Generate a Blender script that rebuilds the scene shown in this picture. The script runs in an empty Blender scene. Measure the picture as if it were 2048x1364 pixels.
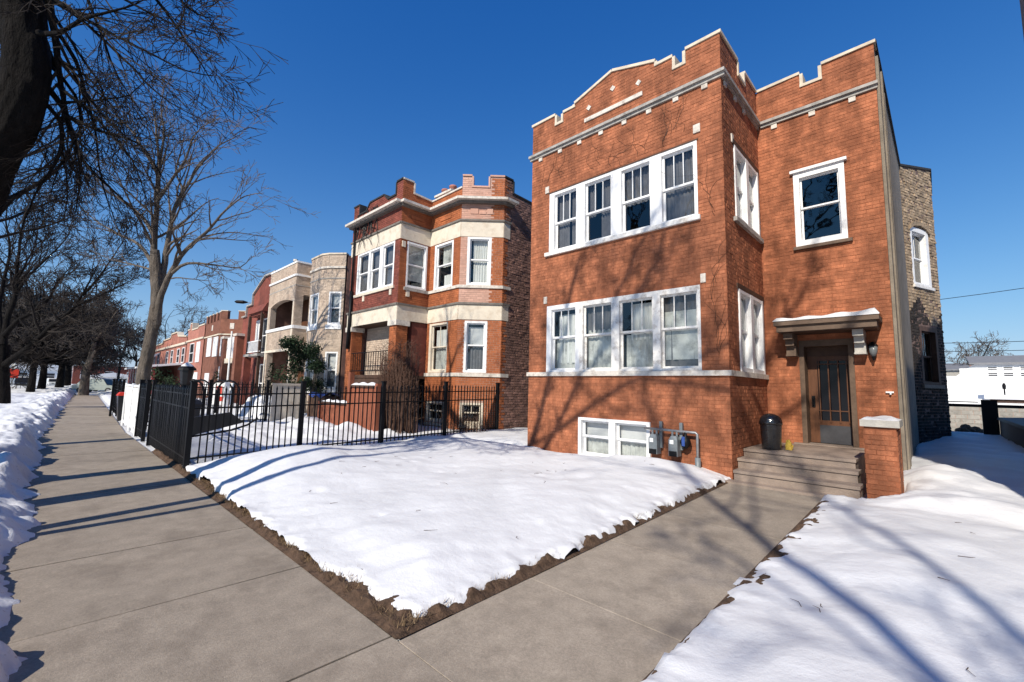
import bpy, math, random
import numpy as np
from math import sin, cos, pi, radians, sqrt, atan2
from mathutils import Vector, Matrix

sc = bpy.context.scene
COL = sc.collection

# ------------------------------------------------------------------ camera, sky, sun, exposure
EYE = Vector((0.0, 0.0, 1.76))
YAW, PITCH, ROLL, FPX = 0.7694, 0.1065, 0.0228, 879.471 / 2048.0
fwd = Vector((-sin(YAW) * cos(PITCH), cos(YAW) * cos(PITCH), sin(PITCH)))
rgt = Vector((cos(YAW), sin(YAW), 0)); up0 = rgt.cross(fwd)
R_ = cos(ROLL) * rgt + sin(ROLL) * up0
U_ = -sin(ROLL) * rgt + cos(ROLL) * up0
cam_d = bpy.data.cameras.new('camera'); cam = bpy.data.objects.new('camera', cam_d); COL.objects.link(cam)
cam.matrix_world = Matrix(((R_.x, U_.x, -fwd.x, EYE.x), (R_.y, U_.y, -fwd.y, EYE.y), (R_.z, U_.z, -fwd.z, EYE.z), (0, 0, 0, 1)))
cam_d.sensor_fit = 'HORIZONTAL'; cam_d.sensor_width = 36.0; cam_d.lens = 36.0 * FPX
cam_d.clip_start = 0.05; cam_d.clip_end = 6000
sc.camera = cam

SUN_AZ, SUN_EL = radians(12.5), radians(37.0)           # azimuth measured from -Y towards +X
w = bpy.data.worlds.new('World'); sc.world = w; w.use_nodes = True
nt = w.node_tree; nt.nodes.clear()
sky = nt.nodes.new('ShaderNodeTexSky'); sky.sky_type = 'NISHITA'; sky.sun_disc = False
sky.sun_elevation = SUN_EL; sky.sun_rotation = pi - SUN_AZ
sky.altitude = 0; sky.air_density = 1.0; sky.dust_density = 0.0; sky.ozone_density = 10.0
# clear polarised winter sky: one grade for the whole dome (red falls off faster than blue)
sep = nt.nodes.new('ShaderNodeSeparateColor'); comb = nt.nodes.new('ShaderNodeCombineColor')
def _m(op, a, b):
    n = nt.nodes.new('ShaderNodeMath'); n.operation = op
    nt.links.new(a, n.inputs[0])
    if hasattr(b, 'links'): nt.links.new(b, n.inputs[1])
    else: n.inputs[1].default_value = b
    return n.outputs[0]
nt.links.new(sky.outputs[0], sep.inputs[0])
r1 = _m('MINIMUM', _m('MULTIPLY', _m('POWER', sep.outputs[0], 1.6), 0.37), sep.outputs[0])
g1 = _m('MULTIPLY', sep.outputs[1], 0.83)
b1 = _m('MULTIPLY', _m('POWER', sep.outputs[2], 0.65), 1.66)
for i, o_ in enumerate((r1, g1, b1)): nt.links.new(o_, comb.inputs[i])
# pale winter haze low over the horizon, the same all round
tc = nt.nodes.new('ShaderNodeTexCoord'); sx = nt.nodes.new('ShaderNodeSeparateXYZ'); nt.links.new(tc.outputs['Generated'], sx.inputs[0])
hz = _m('MULTIPLY', _m('EXPONENT', _m('MULTIPLY', _m('MAXIMUM', sx.outputs[2], 0.0), -6.5), 0.0), 0.92)
mixh = nt.nodes.new('ShaderNodeMix'); mixh.data_type = 'RGBA'; nt.links.new(hz, mixh.inputs[0]); nt.links.new(comb.outputs[0], mixh.inputs[6]); mixh.inputs[7].default_value = (3.5, 4.4, 5.6, 1)
bg = nt.nodes.new('ShaderNodeBackground'); bg.inputs['Strength'].default_value = 0.1
wo = nt.nodes.new('ShaderNodeOutputWorld')
nt.links.new(mixh.outputs[2], bg.inputs[0]); nt.links.new(bg.outputs[0], wo.inputs[0])
sun_d = bpy.data.lights.new('sun', 'SUN'); sun_d.energy = 4.0; sun_d.angle = radians(0.53); sun_d.color = (1.0, 0.925, 0.81)
sun = bpy.data.objects.new('sun', sun_d); COL.objects.link(sun)
to_sun = Vector((sin(SUN_AZ) * cos(SUN_EL), -cos(SUN_AZ) * cos(SUN_EL), sin(SUN_EL)))
sun.rotation_euler = to_sun.to_track_quat('Z', 'Y').to_euler(); sun.location = to_sun * 60
sc.view_settings.view_transform = 'Standard'; sc.view_settings.look = 'None'
sc.view_settings.exposure = 0.5; sc.view_settings.gamma = 1.0; sc.view_settings.use_curve_mapping = False

def at(px, py, d):
    """world point seen at pixel (2048 x 1364 photo) at forward distance d"""
    return EYE + (R_ * ((px - 1024) / 879.471) - U_ * ((py - 682) / 879.471) + fwd) * d

# ------------------------------------------------------------------ materials
MATS = {}
def _n(t, typ, **kw):
    n = t.nodes.new(typ)
    for k, v in kw.items(): setattr(n, k, v)
    return n
def mat(name, col, rough=0.8, var=0.25, scale=4.0, island=0.0, bump=0.0, bscale=30.0, metal=0.0, stain=None, stain_amt=0.0, stain_scale=0.8, spec=0.3, stretch=None, coat=0.0, speckle=0.0, streak=0.0):
    if name in MATS: return MATS[name]
    m = bpy.data.materials.new(name); m.use_nodes = True; t = m.node_tree; t.nodes.clear(); L = t.links.new
    out = _n(t, 'ShaderNodeOutputMaterial'); b = _n(t, 'ShaderNodeBsdfPrincipled'); L(b.outputs[0], out.inputs[0])
    b.inputs['Roughness'].default_value = rough; b.inputs['Metallic'].default_value = metal
    b.inputs['Specular IOR Level'].default_value = spec
    if coat: b.inputs['Coat Weight'].default_value = coat; b.inputs['Coat Roughness'].default_value = 0.08
    g = _n(t, 'ShaderNodeNewGeometry'); pos = g.outputs['Position']
    if stretch:
        mp = _n(t, 'ShaderNodeMapping'); mp.inputs['Scale'].default_value = stretch; L(pos, mp.inputs[0]); pos = mp.outputs[0]
    nz = _n(t, 'ShaderNodeTexNoise'); nz.inputs['Scale'].default_value = scale; nz.inputs['Detail'].default_value = 8; nz.inputs['Roughness'].default_value = 0.65
    L(pos, nz.inputs['Vector'])
    mr = _n(t, 'ShaderNodeMapRange'); mr.inputs[1].default_value = 0.3; mr.inputs[2].default_value = 0.7
    mr.inputs[3].default_value = 1 - var; mr.inputs[4].default_value = 1 + var; L(nz.outputs[0], mr.inputs[0])
    val = mr.outputs[0]
    if island:
        oi = _n(t, 'ShaderNodeObjectInfo')
        a = _n(t, 'ShaderNodeMath', operation='ADD'); L(g.outputs['Random Per Island'], a.inputs[0]); L(oi.outputs['Random'], a.inputs[1])
        fr = _n(t, 'ShaderNodeMath', operation='FRACT'); L(a.outputs[0], fr.inputs[0])
        m2 = _n(t, 'ShaderNodeMapRange'); m2.inputs[3].default_value = 1 - island; m2.inputs[4].default_value = 1 + island; L(fr.outputs[0], m2.inputs[0])
        mu = _n(t, 'ShaderNodeMath', operation='MULTIPLY'); L(val, mu.inputs[0]); L(m2.outputs[0], mu.inputs[1]); val = mu.outputs[0]
    vm = _n(t, 'ShaderNodeVectorMath', operation='SCALE'); vm.inputs[0].default_value = col[:3]; L(val, vm.inputs['Scale'])
    c = vm.outputs[0]
    if streak:
        ms = _n(t, 'ShaderNodeMapping'); ms.inputs['Scale'].default_value = (1.5, 1.5, .22); L(g.outputs['Position'], ms.inputs[0])
        n6 = _n(t, 'ShaderNodeTexNoise'); n6.inputs['Scale'].default_value = 1.6; n6.inputs['Detail'].default_value = 9; n6.inputs['Roughness'].default_value = .7; L(ms.outputs[0], n6.inputs['Vector'])
        m6 = _n(t, 'ShaderNodeMapRange'); m6.inputs[1].default_value = .36; m6.inputs[2].default_value = .66; m6.inputs[3].default_value = 1 + streak * .35; m6.inputs[4].default_value = 1 - streak; L(n6.outputs[0], m6.inputs[0])
        v6 = _n(t, 'ShaderNodeVectorMath', operation='SCALE'); L(c, v6.inputs[0]); L(m6.outputs[0], v6.inputs['Scale']); c = v6.outputs[0]
    if speckle:
        n5 = _n(t, 'ShaderNodeTexNoise'); n5.inputs['Scale'].default_value = 55; n5.inputs['Detail'].default_value = 6; n5.inputs['Roughness'].default_value = .8; L(g.outputs['Position'], n5.inputs['Vector'])
        m5 = _n(t, 'ShaderNodeMapRange'); m5.inputs[1].default_value = .3; m5.inputs[2].default_value = .7; m5.inputs[3].default_value = 1 - speckle; m5.inputs[4].default_value = 1 + speckle; L(n5.outputs[0], m5.inputs[0])
        v5 = _n(t, 'ShaderNodeVectorMath', operation='SCALE'); L(c, v5.inputs[0]); L(m5.outputs[0], v5.inputs['Scale']); c = v5.outputs[0]
    if stain:
        n2 = _n(t, 'ShaderNodeTexNoise'); n2.inputs['Scale'].default_value = stain_scale; n2.inputs['Detail'].default_value = 9; n2.inputs['Roughness'].default_value = 0.7; L(g.outputs['Position'], n2.inputs['Vector'])
        m3 = _n(t, 'ShaderNodeMapRange'); m3.inputs[1].default_value = 0.5; m3.inputs[2].default_value = 0.72; m3.inputs[3].default_value = 0; m3.inputs[4].default_value = stain_amt; L(n2.outputs[0], m3.inputs[0])
        mx = _n(t, 'ShaderNodeMix', data_type='RGBA'); L(m3.outputs[0], mx.inputs[0]); L(c, mx.inputs[6]); mx.inputs[7].default_value = (*stain, 1); c = mx.outputs[2]
    L(c, b.inputs['Base Color'])
    if bump:
        n3 = _n(t, 'ShaderNodeTexNoise'); n3.inputs['Scale'].default_value = bscale; n3.inputs['Detail'].default_value = 6; n3.inputs['Roughness'].default_value = 0.7; L(pos, n3.inputs['Vector'])
        bp = _n(t, 'ShaderNodeBump'); bp.inputs['Strength'].default_value = 1.0; bp.inputs['Distance'].default_value = bump; L(n3.outputs[0], bp.inputs['Height']); L(bp.outputs[0], b.inputs['Normal'])
    MATS[name] = m; return m
def glass(name, tint=(0.03, 0.035, 0.04), refl=1.0):
    """window pane: see-through with a mirror-like coat that grows at grazing angles"""
    if name in MATS: return MATS[name]
    m = bpy.data.materials.new(name); m.use_nodes = True; t = m.node_tree; t.nodes.clear(); L = t.links.new
    out = _n(t, 'ShaderNodeOutputMaterial'); tr = _n(t, 'ShaderNodeBsdfTransparent'); tr.inputs[0].default_value = (*tint, 1)
    gl = _n(t, 'ShaderNodeBsdfGlossy'); gl.inputs['Roughness'].default_value = 0.03; gl.inputs[0].default_value = (refl, refl, refl, 1)
    g = _n(t, 'ShaderNodeNewGeometry'); nz = _n(t, 'ShaderNodeTexNoise'); nz.inputs['Scale'].default_value = 1.6; L(g.outputs['Position'], nz.inputs['Vector'])
    bp = _n(t, 'ShaderNodeBump'); bp.inputs['Distance'].default_value = 0.012; L(nz.outputs[0], bp.inputs['Height']); L(bp.outputs[0], gl.inputs['Normal'])
    dt = _n(t, 'ShaderNodeVectorMath', operation='DOT_PRODUCT'); L(g.outputs['Normal'], dt.inputs[0]); L(g.outputs['Incoming'], dt.inputs[1])
    ab = _n(t, 'ShaderNodeMath', operation='ABSOLUTE'); L(dt.outputs['Value'], ab.inputs[0])
    iv = _n(t, 'ShaderNodeMath', operation='SUBTRACT'); iv.inputs[0].default_value = 1; L(ab.outputs[0], iv.inputs[1])
    pw = _n(t, 'ShaderNodeMath', operation='POWER'); L(iv.outputs[0], pw.inputs[0]); pw.inputs[1].default_value = 4
    fr = _n(t, 'ShaderNodeMapRange'); fr.inputs[3].default_value = .09; fr.inputs[4].default_value = 1; L(pw.outputs[0], fr.inputs[0])
    mx = _n(t, 'ShaderNodeMixShader'); L(fr.outputs[0], mx.inputs[0]); L(tr.outputs[0], mx.inputs[1]); L(gl.outputs[0], mx.inputs[2]); L(mx.outputs[0], out.inputs[0])
    MATS[name] = m; return m
def snow_mat(name='snow', grit=.73):
    m = bpy.data.materials.new(name); m.use_nodes = True; t = m.node_tree; L = t.links.new
    b = t.nodes['Principled BSDF']; b.inputs['Roughness'].default_value = 0.55; b.inputs['Specular IOR Level'].default_value = 0.25
    g = _n(t, 'ShaderNodeNewGeometry')
    n1 = _n(t, 'ShaderNodeTexNoise'); n1.inputs['Scale'].default_value = 1.3; n1.inputs['Detail'].default_value = 5; L(g.outputs['Position'], n1.inputs['Vector'])
    cr = _n(t, 'ShaderNodeMapRange'); cr.inputs[1].default_value = .35; cr.inputs[2].default_value = .65; cr.inputs[3].default_value = .90; cr.inputs[4].default_value = .98; L(n1.outputs[0], cr.inputs[0])
    vm = _n(t, 'ShaderNodeVectorMath', operation='SCALE'); vm.inputs[0].default_value = (0.74, 0.745, 0.755); L(cr.outputs[0], vm.inputs['Scale'])
    # a few specks of grit
    n4 = _n(t, 'ShaderNodeTexNoise'); n4.inputs['Scale'].default_value = 26; n4.inputs['Detail'].default_value = 3; L(g.outputs['Position'], n4.inputs['Vector'])
    m4 = _n(t, 'ShaderNodeMapRange'); m4.inputs[1].default_value = grit; m4.inputs[2].default_value = grit + .08; m4.inputs[4].default_value = .55; L(n4.outputs[0], m4.inputs[0])
    mx = _n(t, 'ShaderNodeMix', data_type='RGBA'); L(m4.outputs[0], mx.inputs[0]); L(vm.outputs[0], mx.inputs[6]); mx.inputs[7].default_value = (.33, .29, .25, 1)
    L(mx.outputs[2], b.inputs['Base Color'])
    n2 = _n(t, 'ShaderNodeTexNoise'); n2.inputs['Scale'].default_value = 9; n2.inputs['Detail'].default_value = 8; n2.inputs['Roughness'].default_value = .62; L(g.outputs['Position'], n2.inputs['Vector'])
    bp = _n(t, 'ShaderNodeBump'); bp.inputs['Distance'].default_value = 0.013; bp.inputs['Strength'].default_value = .8; L(n2.outputs[0], bp.inputs['Height'])
    n3 = _n(t, 'ShaderNodeTexNoise'); n3.inputs['Scale'].default_value = 90; n3.inputs['Detail'].default_value = 4; L(g.outputs['Position'], n3.inputs['Vector'])
    b2 = _n(t, 'ShaderNodeBump'); b2.inputs['Distance'].default_value = 0.002; L(n3.outputs[0], b2.inputs['Height']); L(bp.outputs[0], b2.inputs['Normal']); L(b2.outputs[0], b.inputs['Normal'])
    MATS[name] = m; return m

M = dict(
 snow=snow_mat(), bank=snow_mat('gritty_snow', .62),
 orange=mat('orange_brick', (.355, .128, .062), .9, .40, 4.5, .16, .008, 38, stain=(.16, .055, .027), stain_amt=.8, stain_scale=1.7, speckle=.22, streak=.38),
 mortar_o=mat('orange_mortar', (.315, .108, .052), .95, .3, 4, stain=(.14, .045, .022), stain_amt=.6, stain_scale=1.7, streak=.38),
 orange2=mat('glazed_orange_brick', (.38, .12, .045), .75, .15, 2.0, .15, .003, 60, stain=(.16, .05, .03), stain_amt=.5, streak=.25),
 pinkbrick=mat('faded_pink_brick', (.55, .33, .25), .85, .12, 2, .1, .003, 60, stain=(.45, .2, .13), stain_amt=.5),
 mortar_p=mat('pale_mortar', (.45, .30, .24), .95, .1, 8),
 redbrick=mat('dark_red_brick', (.20, .058, .04), .85, .25, 2.5, .2, .004, 60, stain=(.06, .03, .025), stain_amt=.7),
 mortar_r=mat('red_mortar', (.13, .055, .04), .95, .2, 8),
 common=mat('common_brick', (.24, .135, .105), .95, .3, 3, .3, .01, 40, stain=(.09, .055, .045), stain_amt=.75, stain_scale=.6),
 mortar_c=mat('common_mortar', (.15, .10, .085), .95, .3, 6),
 beige=mat('beige_brick', (.50, .40, .31), .85, .15, 2.5, .14, .003, 60, stain=(.36, .23, .16), stain_amt=.45, streak=.15),
 mortar_b=mat('beige_mortar', (.38, .31, .25), .95, .15, 8),
 brown=mat('brown_brick', (.20, .082, .052), .85, .25, 3, .2, .004, 60, stain=(.1, .045, .03), stain_amt=.5),
 salmon=mat('salmon_brick', (.37, .155, .115), .85, .2, 3, .15, .004, 60),
 stone=mat('limestone', (.62, .54, .42), .8, .15, 5, 0, .004, 40, stain=(.34, .27, .2), stain_amt=.6, stain_scale=2),
 cream=mat('cream_paint', (.66, .585, .47), .7, .10, 4, 0, .003, 30, stain=(.38, .26, .16), stain_amt=.55, stain_scale=3),
 oldwhite=mat('weathered_white_stone', (.62, .57, .50), .8, .2, 9, 0, .004, 50, stain=(.22, .17, .13), stain_amt=.8, stain_scale=5),
 greytrim=mat('weathered_grey_cornice', (.36, .34, .31), .8, .3, 7, 0, .006, 40, stain=(.1, .09, .08), stain_amt=.7, stain_scale=3, stretch=(1, 1, 1)),
 white=mat('white_paint', (.80, .80, .79), .5, .05, 6, 0, .001, 80, stain=(.45, .40, .35), stain_amt=.35, stain_scale=5),
 oldpaint=mat('peeling_white_paint', (.74, .72, .68), .6, .12, 10, 0, .003, 60, stain=(.22, .17, .13), stain_amt=.8, stain_scale=6),
 render=mat('grey_cement_render', (.235, .20, .16), .95, .25, 2.2, 0, .02, 14, stain=(.15, .125, .1), stain_amt=.7, stain_scale=.9),
 rubble=mat('tan_rubble_brick', (.37, .275, .18), .95, .4, 6, .3, .02, 26, stain=(.08, .06, .045), stain_amt=.9, stain_scale=3.2),
 roof=mat('tar_roof', (.03, .03, .032), .9, .3, 5),
 conc=mat('pavement_concrete', (.305, .257, .203), .9, .16, 5, .11, .004, 110, stain=(.165, .135, .105), stain_amt=.85, stain_scale=1.1, speckle=.26),
 step=mat('step_stone', (.30, .235, .19), .9, .2, 2.4, .05, .006, 40, stain=(.15, .11, .085), stain_amt=.6, stain_scale=1.6, speckle=.15),
 soil=mat('soil', (.10, .062, .04), 1.0, .5, 14, 0, .03, 30),
 straw=mat('dead_grass', (.20, .135, .075), .95, .4, 20, .5),
 iron=mat('black_iron', (.006, .006, .007), .5, .2, 20, 0, .001, 80, spec=.2), joint=mat('joint_dirt', (.012, .010, .008), 1.0, .3, 12), doorglass=mat('dark_door_glass', (.004, .004, .005), .07, .1, 4, spec=.25),
 black=mat('black_plastic', (.014, .014, .016), .35, .15, 8, spec=.5),
 blackshine=mat('black_bag_plastic', (.020, .022, .026), .13, .1, 6, 0, .010, 6, spec=.8),
 steel=mat('grey_painted_steel', (.16, .18, .19), .45, .2, 12, spec=.5, stain=(.08, .06, .05), stain_amt=.4, stain_scale=8),
 galv=mat('galvanised_pipe', (.30, .30, .30), .4, .2, 14, metal=.6),
 door=mat('brown_door_wood', (.11, .045, .02), .5, .25, 5, 0, .002, 60, stretch=(6, 6, 1)),
 darkwood=mat('dark_wood', (.075, .042, .028), .7, .3, 6, 0, .003, 40),
 dkgrey=mat('dark_grey_panel', (.05, .05, .055), .6, .2, 8),
 canopy=mat('weathered_canopy_wood', (.145, .10, .072), .8, .3, 8, 0, .005, 40, stain=(.08, .05, .035), stain_amt=.6, stain_scale=4),
 cap=mat('cap_stone', (.42, .40, .36), .85, .2, 6, 0, .006, 40),
 redwood=mat('red_brown_stained_boards', (.26, .085, .045), .75, .25, 4, .1, .003, 40, stretch=(5, 5, 1)),
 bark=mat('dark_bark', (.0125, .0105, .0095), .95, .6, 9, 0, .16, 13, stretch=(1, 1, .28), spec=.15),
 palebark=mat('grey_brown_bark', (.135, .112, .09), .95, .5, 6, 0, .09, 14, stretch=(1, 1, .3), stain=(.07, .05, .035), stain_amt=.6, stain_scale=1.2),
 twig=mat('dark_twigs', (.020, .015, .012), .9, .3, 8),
 palewig=mat('grey_twigs', (.105, .082, .064), .9, .3, 8),
 evergreen=mat('evergreen_needles', (.022, .040, .016), .9, .5, 9, .4),
 fartwig=mat('far_grey_twigs', (.050, .042, .036), .9, .3, 8), doorframe=mat('brown_door_frame', (.115, .075, .05), .7, .3, 6, 0, .004, 40),
 blackbrick=mat('near_black_brick', (.030, .024, .020), .95, .6, 5, .3, .012, 26), ledge=mat('dark_stone_ledge', (.17, .15, .13), .85, .3, 6),
 shrubtwig=mat('red_brown_twigs', (.10, .055, .038), .9, .4, 10),
 curtain=mat('white_curtain', (.78, .78, .74), .9, .1, 3, 0, 0, 1, stretch=(1, 1, .3)),
 greycurtain=mat('dusty_grey_curtain', (.60, .61, .57), .9, .3, 3.5, 0, .004, 30, stain=(.12, .12, .11), stain_amt=.8, stain_scale=3),
 dimcurtain=mat('dark_drawn_curtain', (.17, .165, .17), .9, .25, 4),
 blind=mat('white_roller_blind', (.74, .74, .73), .8, .05, 3),
 dark=mat('dark_interior', (.012, .012, .013), .9, .2, 2),
 cinder=mat('concrete_block', (.36, .34, .30), .95, .35, 8, .15, .01, 40, stain=(.14, .12, .1), stain_amt=.6, stain_scale=4),
 red=mat('red_plastic', (.55, .04, .02), .5, .1, 6), blue=mat('blue_tarp', (.03, .07, .25), .5, .2, 8),
 maroon=mat('maroon_boards', (.22, .035, .035), .7, .25, 4, .1),
 yellow=mat('yellow_bag', (.62, .42, .07), .6, .2, 6),
 carwhite=mat('white_car_paint', (.62, .63, .62), .3, .05, 4, coat=.5), carsilver=mat('pale_green_car_paint', (.30, .34, .31), .3, .05, 4, coat=.5),
 carblack=mat('black_car_paint', (.02, .02, .022), .3, .05, 4, coat=.5), rubber=mat('tyre_rubber', (.02, .02, .02), .8),
 asphalt=mat('asphalt', (.05, .05, .052), .9, .25, 3, 0, .004, 80),
 lampglass=mat('frosted_lamp_glass', (.13, .14, .145), .25, .1, 5),
 siding=mat('white_siding', (.76, .75, .72), .7, .06, 3, .04, .002, 20),
 greyroof=mat('grey_shingles', (.20, .20, .205), .9, .2, 5), 
 glass=glass('window_glass', (.80, .82, .82), .8), darkglass=glass('dark_window_glass', (.10, .11, .12)),
)

# ------------------------------------------------------------------ mesh builder
class MB:
    def __init__(s): s.v = []; s.f = []
    def add(s, vs, fs):
        b = len(s.v); s.v += [tuple(v) for v in vs]; s.f += [tuple(i + b for i in f) for f in fs]; return s
    def hexa(s, p):                                    # 8 points: bottom ring 0-3, top ring 4-7
        return s.add(p, [(0, 3, 2, 1), (4, 5, 6, 7), (0, 1, 5, 4), (1, 2, 6, 5), (2, 3, 7, 6), (3, 0, 4, 7)])
    def box(s, x0, x1, y0, y1, z0, z1):
        return s.hexa([(x0, y0, z0), (x1, y0, z0), (x1, y1, z0), (x0, y1, z0), (x0, y0, z1), (x1, y0, z1), (x1, y1, z1), (x0, y1, z1)])
    def quad(s, a, b, c, d): return s.add([a, b, c, d], [(0, 1, 2, 3)])
    def prism(s, poly, vec):                           # planar polygon extruded by vec
        n = len(poly); vec = Vector(vec); p = [Vector(q) for q in poly]
        return s.add([tuple(q) for q in p] + [tuple(q + vec) for q in p], [tuple(range(n))[::-1], tuple(range(n, 2 * n))] + [(i, (i + 1) % n, n + (i + 1) % n, n + i) for i in range(n)])
    def tube(s, pts, rad, sides=6, cap=True):
        pts = [Vector(p) for p in pts]; n = len(pts)
        if not hasattr(rad, '__len__'): rad = [rad] * n
        base = len(s.v); prev = None
        for i, p in enumerate(pts):
            d = (pts[min(i + 1, n - 1)] - pts[max(i - 1, 0)])
            if d.length < 1e-9: d = Vector((0, 0, 1))
            d.normalize()
            a = prev - d * prev.dot(d) if prev is not None else (Vector((0, 0, 1)) if abs(d.z) < .9 else Vector((1, 0, 0))).cross(d)
            if a.length < 1e-6: a = Vector((1, 0, 0)).cross(d)
            a.normalize(); b = d.cross(a); prev = a
            for k in range(sides):
                t = 2 * pi * k / sides; q = p + (a * cos(t) + b * sin(t)) * rad[i]; s.v.append((q.x, q.y, q.z))
        for i in range(n - 1):
            for k in range(sides):
                k2 = (k + 1) % sides; s.f.append((base + i * sides + k, base + i * sides + k2, base + (i + 1) * sides + k2, base + (i + 1) * sides + k))
        if cap and sides > 3:
            s.f.append(tuple(base + k for k in range(sides))[::-1]); s.f.append(tuple(base + (n - 1) * sides + k for k in range(sides)))
        return s
    def lathe(s, c, prof, sides=16):                   # prof: (radius, z) from bottom up, about the vertical through c
        c = Vector(c); base = len(s.v)
        for r, z in prof:
            for k in range(sides):
                t = 2 * pi * k / sides; s.v.append((c.x + r * cos(t), c.y + r * sin(t), c.z + z))
        for i in range(len(prof) - 1):
            for k in range(sides):
                k2 = (k + 1) % sides; s.f.append((base + i * sides + k, base + i * sides + k2, base + (i + 1) * sides + k2, base + (i + 1) * sides + k))
        s.f.append(tuple(base + k for k in range(sides))[::-1]); s.f.append(tuple(base + (len(prof) - 1) * sides + k for k in range(sides)))
        return s
    def mesh(s, name, m=None, off=(0, 0, 0), smooth=False):
        me = bpy.data.meshes.new(name)
        v = s.v if off == (0, 0, 0) else [(a - off[0], b - off[1], c - off[2]) for a, b, c in s.v]
        me.from_pydata(v, [], s.f)
        if m: me.materials.append(m)
        if smooth: me.polygons.foreach_set('use_smooth', [True] * len(me.polygons))
        me.update(); return me
    def build(s, name, m, parent=None, smooth=False, **props):
        off = (0, 0, 0)
        if parent is not None:
            L = wloc(parent); off = (L.x, L.y, L.z)
        o = bpy.data.objects.new(name, s.mesh(name, m, off, smooth)); COL.objects.link(o)
        if parent is not None: o.parent = parent
        for k, v in props.items(): o[k] = v
        return o
def wloc(o):
    L = Vector((0, 0, 0))
    while o is not None: L = L + o.location; o = o.parent
    return L
def thing(name, label, cat, loc=(0, 0, 0), group=None):
    o = bpy.data.objects.new(name, None); COL.objects.link(o); o.location = loc; o.empty_display_size = .2
    o['label'] = label; o['category'] = cat
    if group: o['group'] = group
    return o
def tag(o, label, cat, group=None):
    o['label'] = label; o['category'] = cat
    if group: o['group'] = group
    return o
def copy_tree(o, parent=None):
    c = o.copy(); COL.objects.link(c)
    if parent is not None: c.parent = parent
    for ch in list(o.children): copy_tree(ch, c)
    return c

class F:
    """a vertical wall frame: u runs along the wall, n points out of it"""
    def __init__(s, ox, oy, ux, uy):
        l = sqrt(ux * ux + uy * uy); s.o = (ox, oy); s.u = (ux / l, uy / l); s.n = (uy / l, -ux / l)
    def P(s, u, n, z): return (s.o[0] + s.u[0] * u + s.n[0] * n, s.o[1] + s.u[1] * u + s.n[1] * n, z)
    def box(s, mb, u0, u1, n0, n1, z0, z1):
        P = s.P
        return mb.hexa([P(u0, n1, z0), P(u1, n1, z0), P(u1, n0, z0), P(u0, n0, z0), P(u0, n1, z1), P(u1, n1, z1), P(u1, n0, z1), P(u0, n0, z1)])
    def poly(s, mb, uz, n0, n1):                        # polygon in (u, z) extruded from n0 to n1
        v = Vector(s.P(0, n1, 0)) - Vector(s.P(0, n0, 0))
        return mb.prism([s.P(u, n0, z) for u, z in uz], v)
def topz(top, u, side):
    """height of the wall-top polyline just right (side=1) or left (-1) of u"""
    for (u0, z0), (u1, z1) in zip(top, top[1:]):
        if u1 - u0 < 1e-6: continue
        if (side > 0 and u0 - 1e-7 <= u < u1 - 1e-7) or (side < 0 and u0 + 1e-7 < u <= u1 + 1e-7):
            return z0 + (z1 - z0) * (u - u0) / (u1 - u0)
    return top[-1][1] if u >= top[-1][0] - 1e-6 else top[0][1]
def wall_mesh(fr, top, z0, holes=(), th=.28, n=0.0, caps=()):
    """wall slab with real openings: top = [(u, z)...], holes = [(u0, u1, z0, z1)]"""
    mb = MB(); us = sorted(set([round(p[0], 4) for p in top] + [round(h[k], 4) for h in holes for k in (0, 1)]))
    for nn in (n, n - th):
        for a, b in zip(us, us[1:]):
            if b - a < 1e-4: continue
            hs = sorted([h for h in holes if h[0] < b - 1e-4 and h[1] > a + 1e-4], key=lambda h: h[2])
            z = z0; ta, tb = topz(top, a, 1), topz(top, b, -1)
            for h in hs:
                if h[2] > z + 1e-4: mb.quad(fr.P(a, nn, z), fr.P(b, nn, z), fr.P(b, nn, h[2]), fr.P(a, nn, h[2]))
                z = h[3]
            mb.quad(fr.P(a, nn, z), fr.P(b, nn, z), fr.P(b, nn, tb), fr.P(a, nn, ta))
    for h in holes:
        a, b, c, d = h[:4]; q = [(a, c), (b, c), (b, d), (a, d)]
        for (u0, w0), (u1, w1) in zip(q, q[1:] + q[:1]): mb.quad(fr.P(u0, n, w0), fr.P(u1, n, w1), fr.P(u1, n - th, w1), fr.P(u0, n - th, w0))
    for (u0, w0), (u1, w1) in zip(top, top[1:]): mb.quad(fr.P(u0, n, w0), fr.P(u1, n, w1), fr.P(u1, n - th, w1), fr.P(u0, n - th, w0))
    for u, zt in [(top[0], top[-1])[k] for k in caps]: mb.quad(fr.P(u, n, z0), fr.P(u, n, zt), fr.P(u, n - th, zt), fr.P(u, n - th, z0))
    return mb
rngb = random.Random(5)
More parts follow.
